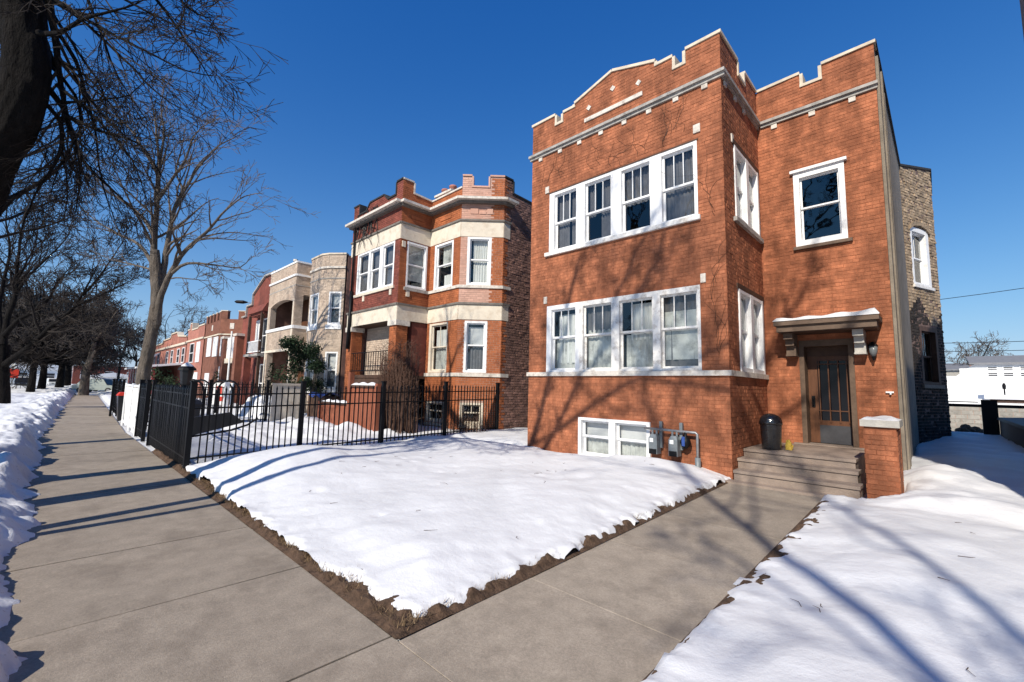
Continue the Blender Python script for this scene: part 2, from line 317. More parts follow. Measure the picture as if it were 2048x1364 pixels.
def brick_list(fr, top, z0, holes=(), L=.203, H=.066, J=.010, n=0.0, proud=.010, rough=.004, header_every=6):
    out = []; zmax = max(p[1] for p in top); r = 0; z = z0 + .004
    while z + H < zmax - .01:
        zm = z + H / 2; iv = []
        us = sorted(set(p[0] for p in top))
        # stretches of the row that lie below the wall top
        for (a, za), (b, zb) in zip(top, top[1:]):
            if b - a < 1e-5: continue
            A, B = a, b; t = zm + H / 2
            if za < t and zb < t: continue
            if za < t <= zb: A = a + (b - a) * (t - za) / (zb - za)
            elif zb < t <= za: B = a + (b - a) * (t - za) / (zb - za)
            if iv and abs(iv[-1][1] - A) < 1e-4: iv[-1][1] = B
            else: iv.append([A, B])
        for h in holes:
            if h[2] - .01 < z + H and h[3] + .01 > z:
                nv = []
                for a, b in iv:
                    if h[1] <= a or h[0] >= b: nv.append([a, b]); continue
                    if h[0] > a: nv.append([a, h[0] - .003])
                    if h[1] < b: nv.append([h[1] + .003, b])
                iv = nv
        hd = header_every and r % header_every == header_every - 1
        step = (L - J) / 2 + J if hd else L + J
        off = (step / 2 if r % 2 else 0)
        for a, b in iv:
            u = math.floor((a - off) / step) * step + off
            while u < b:
                ua, ub = max(u, a + .002), min(u + step - J, b - .002)
                if ub - ua > .035: out.append((ua, ub, z, z + H, n + proud + rngb.uniform(-rough, rough)))
                u += step
        z += H + J; r += 1
    return out
def lay_bricks(fr, bl, m, parent, singles=0, n=0.0, name='brick', rough=0.0):
    """singles nearest bricks become objects of their own that share one mesh, the rest one joined part"""
    if singles:
        bl = sorted(bl, key=lambda q: (Vector(fr.P((q[0] + q[1]) / 2, 0, (q[2] + q[3]) / 2)) - EYE).length)
        rz = atan2(fr.u[1], fr.u[0]); L = wloc(parent); cache = {}
        for q in bl[:singles]:
            l = max(.04, int((q[1] - q[0]) / .004) * .004); h = q[3] - q[2]; t = .016
            if l not in cache:
                cache[l] = MB().add([(-l / 2, 0, -h / 2), (l / 2, 0, -h / 2), (l / 2, 0, h / 2), (-l / 2, 0, h / 2), (-l / 2, t, -h / 2), (l / 2, t, -h / 2), (l / 2, t, h / 2), (-l / 2, t, h / 2)],
                      [(0, 1, 2, 3), (0, 4, 5, 1), (1, 5, 6, 2), (2, 6, 7, 3), (3, 7, 4, 0)]).mesh(name, m)
            o = bpy.data.objects.new(name, cache[l]); COL.objects.link(o); o.parent = parent
            o.location = Vector(fr.P((q[0] + q[1]) / 2, q[4], (q[2] + q[3]) / 2)) - L; o.rotation_euler = (0, 0, rz)
        bl = bl[singles:]
    if not bl: return
    mb = MB(); P = fr.P
    for a, b, z, z1, nn in bl:
        j = [rngb.uniform(-rough, rough) for _ in range(4)] if rough else (0, 0, 0, 0)
        mb.add([P(a, nn + j[0], z), P(b, nn + j[1], z), P(b, nn + j[2], z1), P(a, nn + j[3], z1), P(a, n - .004, z), P(b, n - .004, z), P(b, n - .004, z1), P(a, n - .004, z1)],
               [(0, 1, 2, 3), (0, 4, 5, 1), (1, 5, 6, 2), (2, 6, 7, 3), (3, 7, 4, 0)])
    mb.build('brickwork', m, parent, kind='stuff')
def coping(fr, line, t, n0, n1, m, parent, name='coping', k=1):
    mb = MB()
    for (u0, z0), (u1, z1) in zip(line, line[1:]):
        d = Vector((u1 - u0, z1 - z0)); l = d.length
        if l < 1e-5: continue
        d /= l; nn = Vector((-d.y, d.x))
        e = 0.004 if abs(d.y) < .6 else -.002
        a = Vector((u0, z0)) - d * e; b = Vector((u1, z1)) + d * e
        fr.poly(mb, [tuple(a), tuple(b), tuple(b + nn * t), tuple(a + nn * t)], n0 + (0.003 if abs(d.y) > .6 else 0), n1 - (.003 if abs(d.y) > .6 else 0))
    return mb.build(name, m, parent)
def drape(fr, u0, u1, z0, z1, n, m, parent, name='curtain', waves=6, amp=.02, sag=0.0):
    mb = MB(); N = max(8, waves * 6); ph = rngb.uniform(0, 6)
    for i in range(N + 1):
        u = u0 + (u1 - u0) * i / N; a = amp * sin(ph + waves * 2 * pi * i / N) + amp * .4 * sin(ph * 2 + waves * 4.7 * i / N)
        mb.v.append(fr.P(u, n + a, z0 + sag * sin(3 * i / N + ph))); mb.v.append(fr.P(u, n + a * .6, z1))
    for i in range(N): mb.f.append((2 * i, 2 * i + 2, 2 * i + 3, 2 * i + 1))
    return mb.build(name, m, parent, smooth=True)
def window(fr, u0, u1, z0, z1, parent, fm, rec=.06, jamb=(.07, .07), head=.07, foot=.08, meet=None, up=(1, 1), low=(1, 1), gm=None, cur=None, out=.012, proud=0.0, rail=.045, mun=.018, name='window', label=None):
    """a double-hung window filling the opening: frame > sashes, panes, curtain"""
    gm = gm or M['glass']; jl, jr = jamb; mb = MB()
    fr.box(mb, u0, u0 + jl, -rec - .07, out, z0, z1); fr.box(mb, u1 - jr, u1, -rec - .07, out, z0, z1)
    fr.box(mb, u0 + jl, u1 - jr, -rec - .07, out - .003, z1 - head, z1); fr.box(mb, u0 + jl, u1 - jr, -rec - .07, out - .003, z0, z0 + foot)
    W = mb.build(name, fm, parent)
    if label: W['label'] = label
    a, b, c, d = u0 + jl, u1 - jr, z0 + foot, z1 - head
    meet = meet if meet is not None else (c + d) / 2
    for (zz0, zz1, nn, (nu, nv)) in ((meet, d, -rec + .005, up), (c, meet + rail * .6, -rec - .032, low)) if meet else ((c, d, -rec, up),):
        s = MB(); r = rail
        fr.box(s, a, a + r, nn - .03, nn, zz0, zz1); fr.box(s, b - r, b, nn - .03, nn, zz0, zz1)
        fr.box(s, a + r, b - r, nn - .03, nn - .002, zz0, zz0 + r); fr.box(s, a + r, b - r, nn - .03, nn - .002, zz1 - r, zz1)
        ga, gb, gc, gd = a + r, b - r, zz0 + r, zz1 - r
        for i in range(1, nu):
            x = ga + (gb - ga) * i / nu; fr.box(s, x - mun / 2, x + mun / 2, nn - .026, nn - .004, gc, gd)
        for i in range(1, nv):
            y = gc + (gd - gc) * i / nv; fr.box(s, ga, gb, nn - .024, nn - .006, y - mun / 2, y + mun / 2)
        s.build('sash', fm, W)
        for i in range(nu):
            for j in range(nv):
                xa, xb = ga + (gb - ga) * i / nu, ga + (gb - ga) * (i + 1) / nu; ya, yb = gc + (gd - gc) * j / nv, gc + (gd - gc) * (j + 1) / nv
                MB().quad(fr.P(xa, nn - .015, ya), fr.P(xb, nn - .015, ya), fr.P(xb, nn - .015, yb), fr.P(xa, nn - .015, yb)).build('pane', gm, W)
    if cur:
        for (cm, f0, f1, g0, g1, wv) in cur:           # material, fractions across and up
            if wv: drape(fr, a + (b - a) * f0, a + (b - a) * f1, c + (d - c) * g0, c + (d - c) * g1, -rec - .14, cm, W, waves=wv)
            else:
                q = MB(); fr.box(q, a + (b - a) * f0, a + (b - a) * f1, -rec - .125, -rec - .12, c + (d - c) * g0, c + (d - c) * g1); q.build('blind', cm, W)
    return W
def strip(fr, u0, u1, z0, z1, n1, m, parent, name, n0=-.02):
    mb = MB(); fr.box(mb, u0, u1, n0, n1, z0, z1); return mb.build(name, m, parent)
# ------------------------------------------------------------------ ground, snow, pavements
def vnoise(x, y, seed=0):
    xi = np.floor(x).astype(np.int64); yi = np.floor(y).astype(np.int64); fx = x - xi; fy = y - yi
    def h(a, b):
        n = (a * 374761393 + b * 668265263 + seed * 1274126177) & 0xffffffff
        n = ((n ^ (n >> 13)) * 1103515245) & 0xffffffff
        return ((n ^ (n >> 16)) & 0xffff) / 65535.0
    sx = fx * fx * (3 - 2 * fx); sy = fy * fy * (3 - 2 * fy)
    return (h(xi, yi) * (1 - sx) + h(xi + 1, yi) * sx) * (1 - sy) + (h(xi, yi + 1) * (1 - sx) + h(xi + 1, yi + 1) * sx) * sy
def fbm(x, y, o=4, seed=0):
    s = 0; a = .5
    for i in range(o): s = s + a * (vnoise(x * 2 ** i, y * 2 ** i, seed + i) - .5); a *= .5
    return s * 2
def gz(y): return np.clip((np.asarray(y, float) - 1.9) / 6.9, 0, 1) * .17
def sstep(t): t = np.clip(t, 0, 1); return t * t * (3 - 2 * t)
def snow_patch(name, xs, ys, dist, height, m=None, **props):
    X, Y = np.meshgrid(xs, ys); D = dist(X, Y); Z = height(X, Y, D)
    Z = np.where(D < 0, gz(Y) - .03, Z)
    nx, ny = len(xs), len(ys); idx = np.arange(nx * ny).reshape(ny, nx)
    q = np.stack([idx[:-1, :-1], idx[:-1, 1:], idx[1:, 1:], idx[1:, :-1]], -1).reshape(-1, 4)
    keep = (D.ravel()[q] > -.0).any(1); q = q[keep]
    used = np.unique(q); re = np.full(nx * ny, -1); re[used] = np.arange(len(used))
    V = np.stack([X.ravel(), Y.ravel(), Z.ravel()], -1)[used]
    me = bpy.data.meshes.new(name); me.from_pydata(V.tolist(), [], re[q].tolist()); me.materials.append(m or M['snow'])
    me.polygons.foreach_set('use_smooth', [True] * len(me.polygons)); me.update()
    o = bpy.data.objects.new(name, me); COL.objects.link(o); o['kind'] = 'structure'
    for k, v in props.items(): o[k] = v
    return o
def span(*seg):
    out = []
    for a, b, st in seg: out.append(np.arange(a, b, st))
    return np.concatenate(out)
g = MB(); g.quad((-3000, -3000, -.05), (3000, -3000, -.05), (3000, 3000, -.05), (-3000, 3000, -.05)); g.build('ground', M['snow'], kind='structure')
g = MB(); g.quad((-300, -14, -.035), (60, -14, -.035), (60, -5.2, -.035), (-300, -5.2, -.035)); g.build('road', M['asphalt'], kind='structure')
g = MB(); g.box(-300, 60, -5.2, -5.05, -.06, .09); g.build('kerb', M['conc'], kind='structure')
# soil showing along the pavement edges
def soil_strip(name, x0, x1, y0, y1, seed):
    xs = np.linspace(x0, x1, int((x1 - x0) / .035) + 2); ys = np.linspace(y0, y1, int((y1 - y0) / .035) + 2); X, Y = np.meshgrid(xs, ys)
    d = np.minimum(np.minimum(X - x0, x1 - X), np.minimum(Y - y0, y1 - Y))
    Z = gz(Y) + .006 + .070 * sstep(d / .07) * (.55 + 1.1 * fbm(X * 9, Y * 9, 4, seed))
    nx, ny = len(xs), len(ys); idx = np.arange(nx * ny).reshape(ny, nx)
    q = np.stack([idx[:-1, :-1], idx[:-1, 1:], idx[1:, 1:], idx[1:, :-1]], -1).reshape(-1, 4)
    me = bpy.data.meshes.new(name); me.from_pydata(np.stack([X.ravel(), Y.ravel(), Z.ravel()], -1).tolist(), [], q.tolist()); me.materials.append(M['soil']); me.update()
    o = bpy.data.objects.new(name, me); COL.objects.link(o); o['kind'] = 'structure'
soil_strip('soil', -14, -2.80, 1.813, 2.35, 3); soil_strip('soil', -3.15, -2.792, 2.3, 8.7, 9)
soil_strip('soil', -1.388, -1.1, 1.82, 8.4, 17)
# dead grass on the soil
rg = random.Random(2); mb = MB()
for i in range(7000):
    if i % 3:
        x = rg.uniform(-11, -2.83); y = 1.86 + abs(rg.gauss(0, .07)) * (2.0 if x > -5 else 1.1)
    else: x = -2.86 - abs(rg.gauss(0, .05)); y = rg.uniform(1.9, 8.4)
    z = float(gz(y)) + .02 + rg.uniform(0, .03); a = rg.uniform(0, 2 * pi); l = rg.uniform(.025, .075); lean = rg.uniform(.2, 1.5)
    dx, dy = cos(a), sin(a); wd = rg.uniform(.0015, .004)
    mb.add([(x - dy * wd, y + dx * wd, z), (x + dy * wd, y - dx * wd, z), (x + dx * l * sin(lean), y + dy * l * sin(lean), z + l * cos(lean))], [(0, 1, 2)])
mb.build('dead_grass', M['straw'], kind='stuff')
rect = lambda X, Y, x0, x1, y0, y1: np.minimum(np.minimum(X - x0, x1 - X), np.minimum(Y - y0, y1 - Y))
rp = random.Random(12); PITS = [(rp.uniform(-8.5, -3.4), rp.uniform(2.6, 8), rp.uniform(.05, .13), rp.uniform(.008, .025)) for _ in range(26)]
# front lawn of the near house
def d_lawn(X, Y):
    cl = np.clip((X + 5.2) / 2.2, 0, 1)                # soil gets wider near the corner of the two walks
    d = rect(X, Y, -10.9, -2.82, 1.855 + .13 * cl, 9.3)
    return d + .15 * fbm(X * 2.6, Y * 2.6, 5, 4) + .05 * fbm(X * 11, Y * 11, 3, 6) - .01
def h_lawn(X, Y, D):
    base = gz(Y) + .045 + .055 * sstep(D / .07) + .10 * sstep(D / .9)
    bank = .30 * np.exp(-((X + 8.9) / 1.6) ** 2 - ((Y - 3.4) / 1.3) ** 2)
    wall = -.12 * sstep((Y - 7.9) / .9) * (X < -5.0) - .05 * sstep((Y - 8.3) / .5)
    lump = .10 * np.exp(-((X + 4.2) / .9) ** 2 - ((Y - 8.4) / .5) ** 2)
    pits = 0
    for px, py, r, a in PITS: pits = pits - a * np.exp(-(((X - px) ** 2 + (Y - py) ** 2) / r ** 2) ** 1.5)
    return base + bank + wall + lump + pits + .05 * fbm(X * .8, Y * .8, 3, 11) + .022 * fbm(X * 3.2, Y * 2.4, 4, 12) * sstep(D / .3) + .03 * fbm(X * 11, Y * 11, 3, 13) * (1 - sstep(D / .35))
snow_patch('front_lawn_snow', np.arange(-11, -2.8, .045), np.arange(1.9, 8.9, .045), d_lawn, h_lawn)
# lawn and gangway to the right of the walk
def d_right(X, Y):
    a = rect(X, Y, -1.36, 30, 1.95, 8.35); b = rect(X, Y, -1.0 + .56 * sstep((Y - 8.3) / .7) - .18 * sstep((Y - 9.7) / .2), 30, 7.8, 27)
    return np.maximum(a, b) + .13 * fbm(X * 2.8, Y * 2.8, 5, 24)
def h_right(X, Y, D):
    m = .045 + .05 * sstep(D / .08) + .14 * sstep(D / 1.1)
    pile = .30 * np.exp(-((X + .1) / .55) ** 2 - ((Y - 10.3) / 1.1) ** 2) + .12 * np.exp(-((X - .6) / 1.2) ** 2 - ((Y - 12.2) / .9) ** 2)
    rip = .07 * fbm(X * 1.2 + Y * .5, Y * 2.2, 4, 27) * (Y > 8.2)
    return gz(Y) + m + pile + rip + .08 * fbm(X * .7, Y * .7, 3, 21) + .02 * fbm(X * 3, Y * 3, 4, 22) * sstep(D / .3) + .035 * fbm(X * 10, Y * 10, 3, 23) * (1 - sstep(D / .4))
snow_patch('right_lawn_snow', span((-1.6, 4, .05), (4, 14, .25)), span((1.8, 12, .05), (12, 27.2, .2)), d_right, h_right)
# ploughed bank on the parkway strip to the left of the pavement
def yo(X): return .035 * np.maximum(0, -np.asarray(X, float) - 20)   # the pavement bends a little far down the street
def d_park(X, Y): return np.minimum(-.10 - Y + yo(X), Y + 5.0) + .24 * fbm(X * 1.9, Y * 1.9, 5, 31)
def h_park(X, Y, D):
    bank = .46 * sstep((D + .03) / .50) * (.80 + .55 * fbm(X * .9, Y * .9, 3, 33)) - .10 * sstep((D - .7) / 1.5)
    near = 1 - sstep((D - .5) / 1.2)
    ch = np.maximum(0, fbm(X * 1.5 - Y * 1.6, Y * 2.2, 4, 35)) * .24 + .06 * np.abs(fbm(X * 4.5, Y * 5, 3, 36)) + .022 * fbm(X * 14, Y * 14, 3, 37)
    return np.maximum(.012, bank + ch * (.25 + .75 * near) * sstep(D / .12))
snow_patch('parkway_snow', span((-130, -60, .5), (-60, -30, .15), (-30, -16, .07), (-16, 3, .045)), span((-5, -2.6, .2), (-2.6, -1.2, .08), (-1.2, .35, .04), (.35, 4.6, .1)), d_park, h_park, M['bank'])
# yards of the other houses
def d_yard(X, Y): return np.maximum(rect(X, Y, -140, -10.2, 2.05 + yo(X), 14), rect(X, Y, -13, -7.3, 8.5, 16)) + .12 * fbm(X * 1.7, Y * 1.7, 4, 41)
def h_yard(X, Y, D):
    return gz(Y) + .04 + .10 * sstep(D / .3) + .05 * fbm(X * .9, Y * .9, 4, 42) + .42 * np.maximum(0, fbm(X * .8, Y * .9, 4, 44)) * (Y < 8) * sstep((-11.3 - X) / 1.5) * sstep((D - .4) / .8) + .05 * fbm(X * 2.2, Y * 2.2, 4, 47) + .02 * fbm(X * 4, Y * 4, 3, 45)
snow_patch('neighbour_yard_snow', span((-140, -60, .8), (-60, -24, .2), (-24, -7, .09)), span((1.9, 8.6, .09), (8.6, 16, .3)), d_yard, h_yard)
# pavement slabs
def slab_mesh(name, lx, ly, m, t=.10, c=.003):
    mb = MB(); a, b = lx / 2 - .010, ly / 2 - .006
    ring = lambda x, y, z: [(-x, -y, z), (x, -y, z), (x, y, z), (-x, y, z)]
    mb.add(ring(a, b, -t) + ring(a, b, -c) + ring(a - c, b - c, 0), [(0, 1, 5, 4), (1, 2, 6, 5), (2, 3, 7, 6), (3, 0, 4, 7), (4, 5, 9, 8), (5, 6, 10, 9), (6, 7, 11, 10), (7, 4, 8, 11), (8, 9, 10, 11)])
    return mb.mesh(name, m)
def setting(name):
    o = bpy.data.objects.new(name, None); COL.objects.link(o); o['kind'] = 'structure'; return o
pave = setting('sidewalk'); me = slab_mesh('slab', 1.65, 2.25, M['conc']); rg = random.Random(8)
for k in range(-36, 4):
    o = bpy.data.objects.new('slab', me); COL.objects.link(o); o.parent = pave
    xx = -3.705 + 1.65 * k; o.location = (xx, .70 + float(yo(xx)), rg.uniform(-.003, .003)); o.rotation_euler = (rg.uniform(-.002, .002), rg.uniform(-.003, .003), -.035 if xx < -20 else 0)
path = setting('entry_path'); me = slab_mesh('slab', 1.43, 1.387, M['conc'])
for k in range(5):
    y = 1.822 + 1.378 * (k + .5); o = bpy.data.objects.new('slab', me); COL.objects.link(o); o.parent = path
    o.location = (-2.09, y, float(gz(y)) + rg.uniform(-.003, .003)); o.rotation_euler = (.0246, rg.uniform(-.003, .003), 0)
# dark gap under the joints
g = MB(); g.quad((-140, -.42, -.042), (6, -.42, -.042), (6, 1.83, -.042), (-140, 1.83, -.042)); g.quad((-2.82, 1.83, -.042), (-1.36, 1.83, -.042), (-1.36, 8.8, .11), (-2.82, 8.8, .11)); g.build('pavement_bed', M['joint'], kind='structure')

# ------------------------------------------------------------------ the near orange brick house
X0, X1, X2, YB, YM = -7.856, -2.806, -.565, 8.782, 11.265
ZG = .02
H1 = thing('brick_house', 'two-storey orange brick house with notched parapet and a black bin by its door', 'house', (-4.2, 12, 0))
ff, fr_, fm_ = F(0, YB, 1, 0), F(X1, 0, 0, 1), F(0, YM, 1, 0); fs = F(X2, 0, 0, 1)
top_f = [(X0, 9.12), (-7.05, 9.12), (-7.05, 8.83), (-6.78, 8.83), (-6.78, 9.08), (-6.40, 9.08), (-6.40, 9.17), (-5.30, 9.50), (-4.20, 9.17), (-4.20, 9.06), (-3.79, 9.06), (-3.79, 8.76), (-3.50, 8.76), (-3.50, 9.07), (X1, 9.07)]
top_r = [(YB, 9.068), (9.85, 9.068), (9.85, 8.73), (10.34, 8.73), (10.34, 9.05), (YM, 9.05)]
top_m = [(X1, 9.05), (-1.89, 9.08), (-1.89, 8.76), (-1.47, 8.76), (-1.47, 9.10), (X2, 9.12)]
hf = [(-7.21, -3.31, 5.335, 6.953), (-7.25, -3.31, 2.19, 3.90), (-6.21, -4.39, .20, 1.11)]
hr = [(9.42, 11.10, 5.34, 6.93), (9.42, 11.10, 2.19, 3.86)]
hm = [(-2.105, -1.175, 5.03, 6.74), (-2.15, -1.20, .73, 2.93)]
top_s = [(YM, 9.12), (14.5, 9.45), (20.3, 9.98)]
for fr, tp, hs, nm in ((ff, top_f, hf, 'front_wall'), (fr_, top_r, hr, 'bay_side_wall'), (fm_, top_m, hm, 'entrance_wall')):
    wall_mesh(fr, tp, ZG, hs, caps=(0,) if fr is ff else ()).build(nm, M['mortar_o'], H1)
allb = []
for fr, tp, hs in ((ff, top_f, hf), (fr_, top_r, hr), (fm_, top_m, hm)):
    bl = brick_list(fr, tp, ZG, hs, proud=.0042, rough=.0034)
    lay_bricks(fr, bl, M['orange'], H1, singles={id(ff): 100, id(fr_): 60, id(fm_): 110}[id(fr)])
wall_mesh(fs, top_s, ZG, [], .28).build('side_wall', M['render'], H1)
# ribs of old cement on the side wall near the street corner
mb = MB()
for y0, y1, n in ((11.40, 11.75, .05), (12.05, 12.35, .07), (13.0, 13.2, .05)): fs.box(mb, y0, y1, -.02, n, ZG, 8.9)
mb.build('cement_rib', M['render'], H1)
mb = MB(); fs.poly(mb, [(YM + .02, 9.12), (14.5, 9.45), (20.3, 9.98), (20.3, 10.06), (14.5, 9.53), (YM + .02, 9.19)], -.3, .05); mb.build('coping', M['roof'], H1)
mb = MB(); mb.quad((X0 + .02, YB + .25, 8.5), (X1 - .02, YB + .25, 8.5), (X1 - .02, 22.5, 8.6), (X0 + .02, 22.5, 8.6)); mb.quad((X1 - .02, YM + .25, 8.52), (X2 - .02, YM + .25, 8.52), (X2 - .02, 22.5, 8.62), (X1 - .02, 22.5, 8.62)); mb.build('roof', M['roof'], H1)
mb = MB(); mb.box(X0, X0 + .28, YB + .29, 22.5, ZG, 9.12); mb.box(X0, X2, 22.5, 22.8, ZG, 9.9); mb.build('rear_wall', M['common'], H1)
mb = MB(); mb.box(X0 + .3, X2 - .3, YM + .3, 22.4, 4.35, 4.5); mb.box(X0 + .3, X1 - .3, YB + .3, YM + .3, 4.35, 4.5); mb.box(X0 + .3, X2 - .3, YM + 1.0, 22.4, 1.25, 1.4); mb.box(X0 + .3, X1 - .3, YB + .3, YM + 1.0, 1.25, 1.4)
mb.box(X0 + .3, X1 - .3, 11.0, 11.06, 1.4, 8.5); mb.box(X0 + .3, X1 - .3, 9.6, 9.66, ZG, 1.25); mb.box(X1, X2 - .3, 12.8, 12.86, 1.4, 8.5); mb.build('inner_floor', M['dark'], H1)
# stone and timber trim
coping(ff, [(X0 - .02, 9.12)] + top_f[1:-1] + [(X1 + .03, 9.07)], .065, -.3, .035, M['stone'], H1)
coping(fr_, [(YB + .31, 9.068)] + top_r[1:-1] + [(YM - .035, 9.05)], .065, -.3, .035, M['stone'], H1)
coping(fm_, [(X1 + .04, 9.05)] + top_m[1:-1] + [(X2 + .03, 9.12)], .065, -.3, .035, M['stone'], H1)
mb = MB(); ff.box(mb, X0 - .05, X1 + .085, -.02, .05, 8.10, 8.17); ff.box(mb, X0 - .07, X1 + .10, -.02, .10, 8.17, 8.235); fr_.box(mb, YB + .022, YM, -.02, .05, 8.10, 8.168); fr_.box(mb, YB + .022, YM, -.02, .10, 8.168, 8.238)
fm_.box(mb, X1 + .09, X2 + .02, -.02, .05, 8.10, 8.17); fm_.box(mb, X1 + .10, X2 + .03, -.02, .10, 8.17, 8.235); mb.build('cornice', M['greytrim'], H1)
for u in (-7.54, -6.87, -6.25, -5.61, -4.97, -4.35, -3.73, -3.12): strip(ff, u - .06, u + .06, 8.00, 8.10, .035, M['oldwhite'], H1, 'dentil')
for u in (8.99, 9.6, 10.2): strip(fr_, u - .06, u + .06, 8.00, 8.10, .035, M['oldwhite'], H1, 'dentil')
for u in (-2.44, -1.69, -.97): strip(fm_, u - .06, u + .06, 7.99, 8.10, .035, M['oldwhite'], H1, 'dentil')
strip(ff, -6.09, -4.50, 8.51, 8.605, .04, M['oldwhite'], H1, 'stone_bar')
for u, z in ((-5.97, 8.87), (-5.28, 9.06), (-4.60, 8.87)):
    mb = MB(); ff.poly(mb, [(u - .075, z), (u, z - .075), (u + .075, z), (u, z + .075)], -.02, .022); mb.build('stone_diamond', M['oldwhite'], H1)
mb = MB(); ff.box(mb, X0 - .03, X1 + .055, -.02, .055, 2.085, 2.185); fr_.box(mb, YB + .022, YM - .02, -.02, .055, 2.084, 2.187); mb.build('sill_band', M['oldwhite'], H1)
mb = MB(); ff.box(mb, -7.32, -3.26, -.02, .07, 5.24, 5.335); mb.build('sill', M['oldpaint'], H1)
mb = MB(); fr_.box(mb, 9.3, 11.2, -.02, .07, 5.25, 5.34); mb.build('sill', M['greytrim'], H1)
for fr, a, b, z in ((fr_, 9.34, 11.18, 6.93), (fr_, 9.34, 11.18, 3.86)): strip(fr, a, b, z, z + .11, .03, M['darkwood'], H1, 'lintel')
strip(ff, -7.24, -3.28, 6.953, 6.985, .02, M['darkwood'], H1, 'lintel')
for fr, u, z, s in ((ff, -7.29, 7.09, .06), (ff, -7.30, 4.07, .05), (ff, -3.30, 7.2, .07), (ff, -3.24, 4.02, .05), (fr_, 9.33, 7.03, .05)): strip(fr, u - s, u + s, z - .09, z + .09, .03, M['oldwhite'], H1, 'label_stone')
# windows
g4u = [(-7.21, -6.21, .16, .13), (-6.21, -5.20, .13, .14), (-5.20, -4.215, .14, .135), (-4.215, -3.31, .135, .065)]
cu = [[(M['dimcurtain'], 0, .5, 0, 1, 5), (M['dimcurtain'], .62, 1, 0, 1, 4)], [(M['dimcurtain'], .0, .28, .45, 1, 3), (M['dimcurtain'], .5, 1, 0, 1, 5)], [(M['dimcurtain'], 0, 1, .45, 1, 7)], [(M['dimcurtain'], 0, 1, .0, 1, 8)]]
for (a, b, jl, jr), c in zip(g4u, cu):
    window(ff, a, b, 5.335, 6.953, H1, M['white'], jamb=(jl, jr), head=.075, foot=.05, meet=6.09, up=(3, 1), cur=c, gm=M['glass'])
g4l = [(-7.25, -6.23, .15, .11), (-6.23, -5.23, .11, .10), (-5.23, -4.235, .10, .085), (-4.235, -3.31, .085, .06)]
cl_ = [[(M['curtain'], .12, 1, .12, .92, 5), (M['greycurtain'], 0, 1, .0, .5, 4)], [(M['greycurtain'], 0, 1, 0, .62, 6), (M['dimcurtain'], 0, 1, .6, 1, 6)], [(M['curtain'], .22, 1, .42, .95, 6), (M['greycurtain'], 0.1, 1, 0, .5, 6)], [(M['greycurtain'], 0, 1, .12, .78, 0), (M['dimcurtain'], 0, 1, 0, 1, 5)]]
for k, ((a, b, jl, jr), c) in enumerate(zip(g4l, cl_)):
    window(ff, a, b, 2.19, 3.90, H1, M['oldpaint'] if k else M['white'], jamb=(jl, jr), head=.11, foot=.05, meet=3.05, up=(3, 1), cur=c)
for z0, z1 in ((5.34, 6.93), (2.19, 3.86)):
    for a, b in ((9.42, 10.26), (10.26, 11.10)): window(fr_, a, b, z0, z1, H1, M['white'], jamb=(.09, .09), meet=(z0 + z1) / 2, cur=[(M['curtain'], 0, .55, 0, 1, 5), (M['dimcurtain'], .5, 1, 0, 1, 3)], out=.03)
window(fm_, -2.105, -1.175, 5.03, 6.74, H1, M['white'], jamb=(.11, .10), head=.13, foot=.13, meet=5.90, cur=[(M['dark'], 0, 1, .0, 1, 0)], out=.035, rail=.035, gm=M['darkglass'])
strip(fm_, -2.16, -1.12, 6.74, 6.80, .09, M['white'], H1, 'window_hood'); strip(fm_, -2.15, -1.10, 4.96, 5.025, .08, M['canopy'], H1, 'sill')
for a, b in ((-6.21, -5.30), (-5.30, -4.39)): window(ff, a, b, .20, 1.11, H1, M['white'], jamb=(.08, .08), head=.06, foot=.06, meet=.66, cur=[(M['blind'], 0, 1, .5 if a < -6 else .45, 1, 0), (M['greycurtain'], 0, 1, 0, 1, 7)], out=.05, rail=.05)
strip(ff, -6.38, -5.33, .08, .197, .09, M['cream'], H1, 'sill'); strip(ff, -5.33, -4.34, .06, .195, .12, M['cream'], H1, 'sill')
# entrance: door, frame, canopy with brackets
dr = MB(); fm_.box(dr, -2.15, -2.06, -.40, .02, .73, 2.93); fm_.box(dr, -1.29, -1.20, -.40, .02, .73, 2.93); fm_.box(dr, -2.06, -1.29, -.40, .017, 2.80, 2.93); dr.build('door_frame', M['doorframe'], H1)
strip(fm_, -2.06, -1.29, 2.60, 2.80, -.30, M['darkwood'], H1, 'transom', n0=-.38)
dd = MB(); A, B = -2.06, -1.29
fm_.box(dd, A, A + .17, -0.370, -0.320, .74, 2.60); fm_.box(dd, B - .06, B, -0.370, -0.320, .74, 2.60); fm_.box(dd, A + .17, B - .06, -0.370, -0.322, 2.5, 2.60); fm_.box(dd, A + .17, B - .06, -0.370, -0.322, 1.12, 1.22)
D = dd.build('door', M['door'], H1)
mb = MB(); fm_.box(mb, A + .17, B - .06, -0.360, -0.318, .74, 1.12); mb.build('kick_panel', M['dkgrey'], D)
mb = MB(); mb.quad(fm_.P(A + .17, -0.350, 1.22), fm_.P(B - .06, -0.350, 1.22), fm_.P(B - .06, -0.350, 2.5), fm_.P(A + .17, -0.350, 2.5)); mb.build('pane', M['doorglass'], D)
mb = MB()
for u in (A + .19, A + .36, A + .53, B - .09): fm_.box(mb, u, u + .022, -0.318, -0.300, 1.18, 2.52)
for z in (1.42, 2.42): fm_.box(mb, A + .17, B - .06, -0.315, -0.298, z, z + .02)
mb.build('door_grille', M['door'], D)
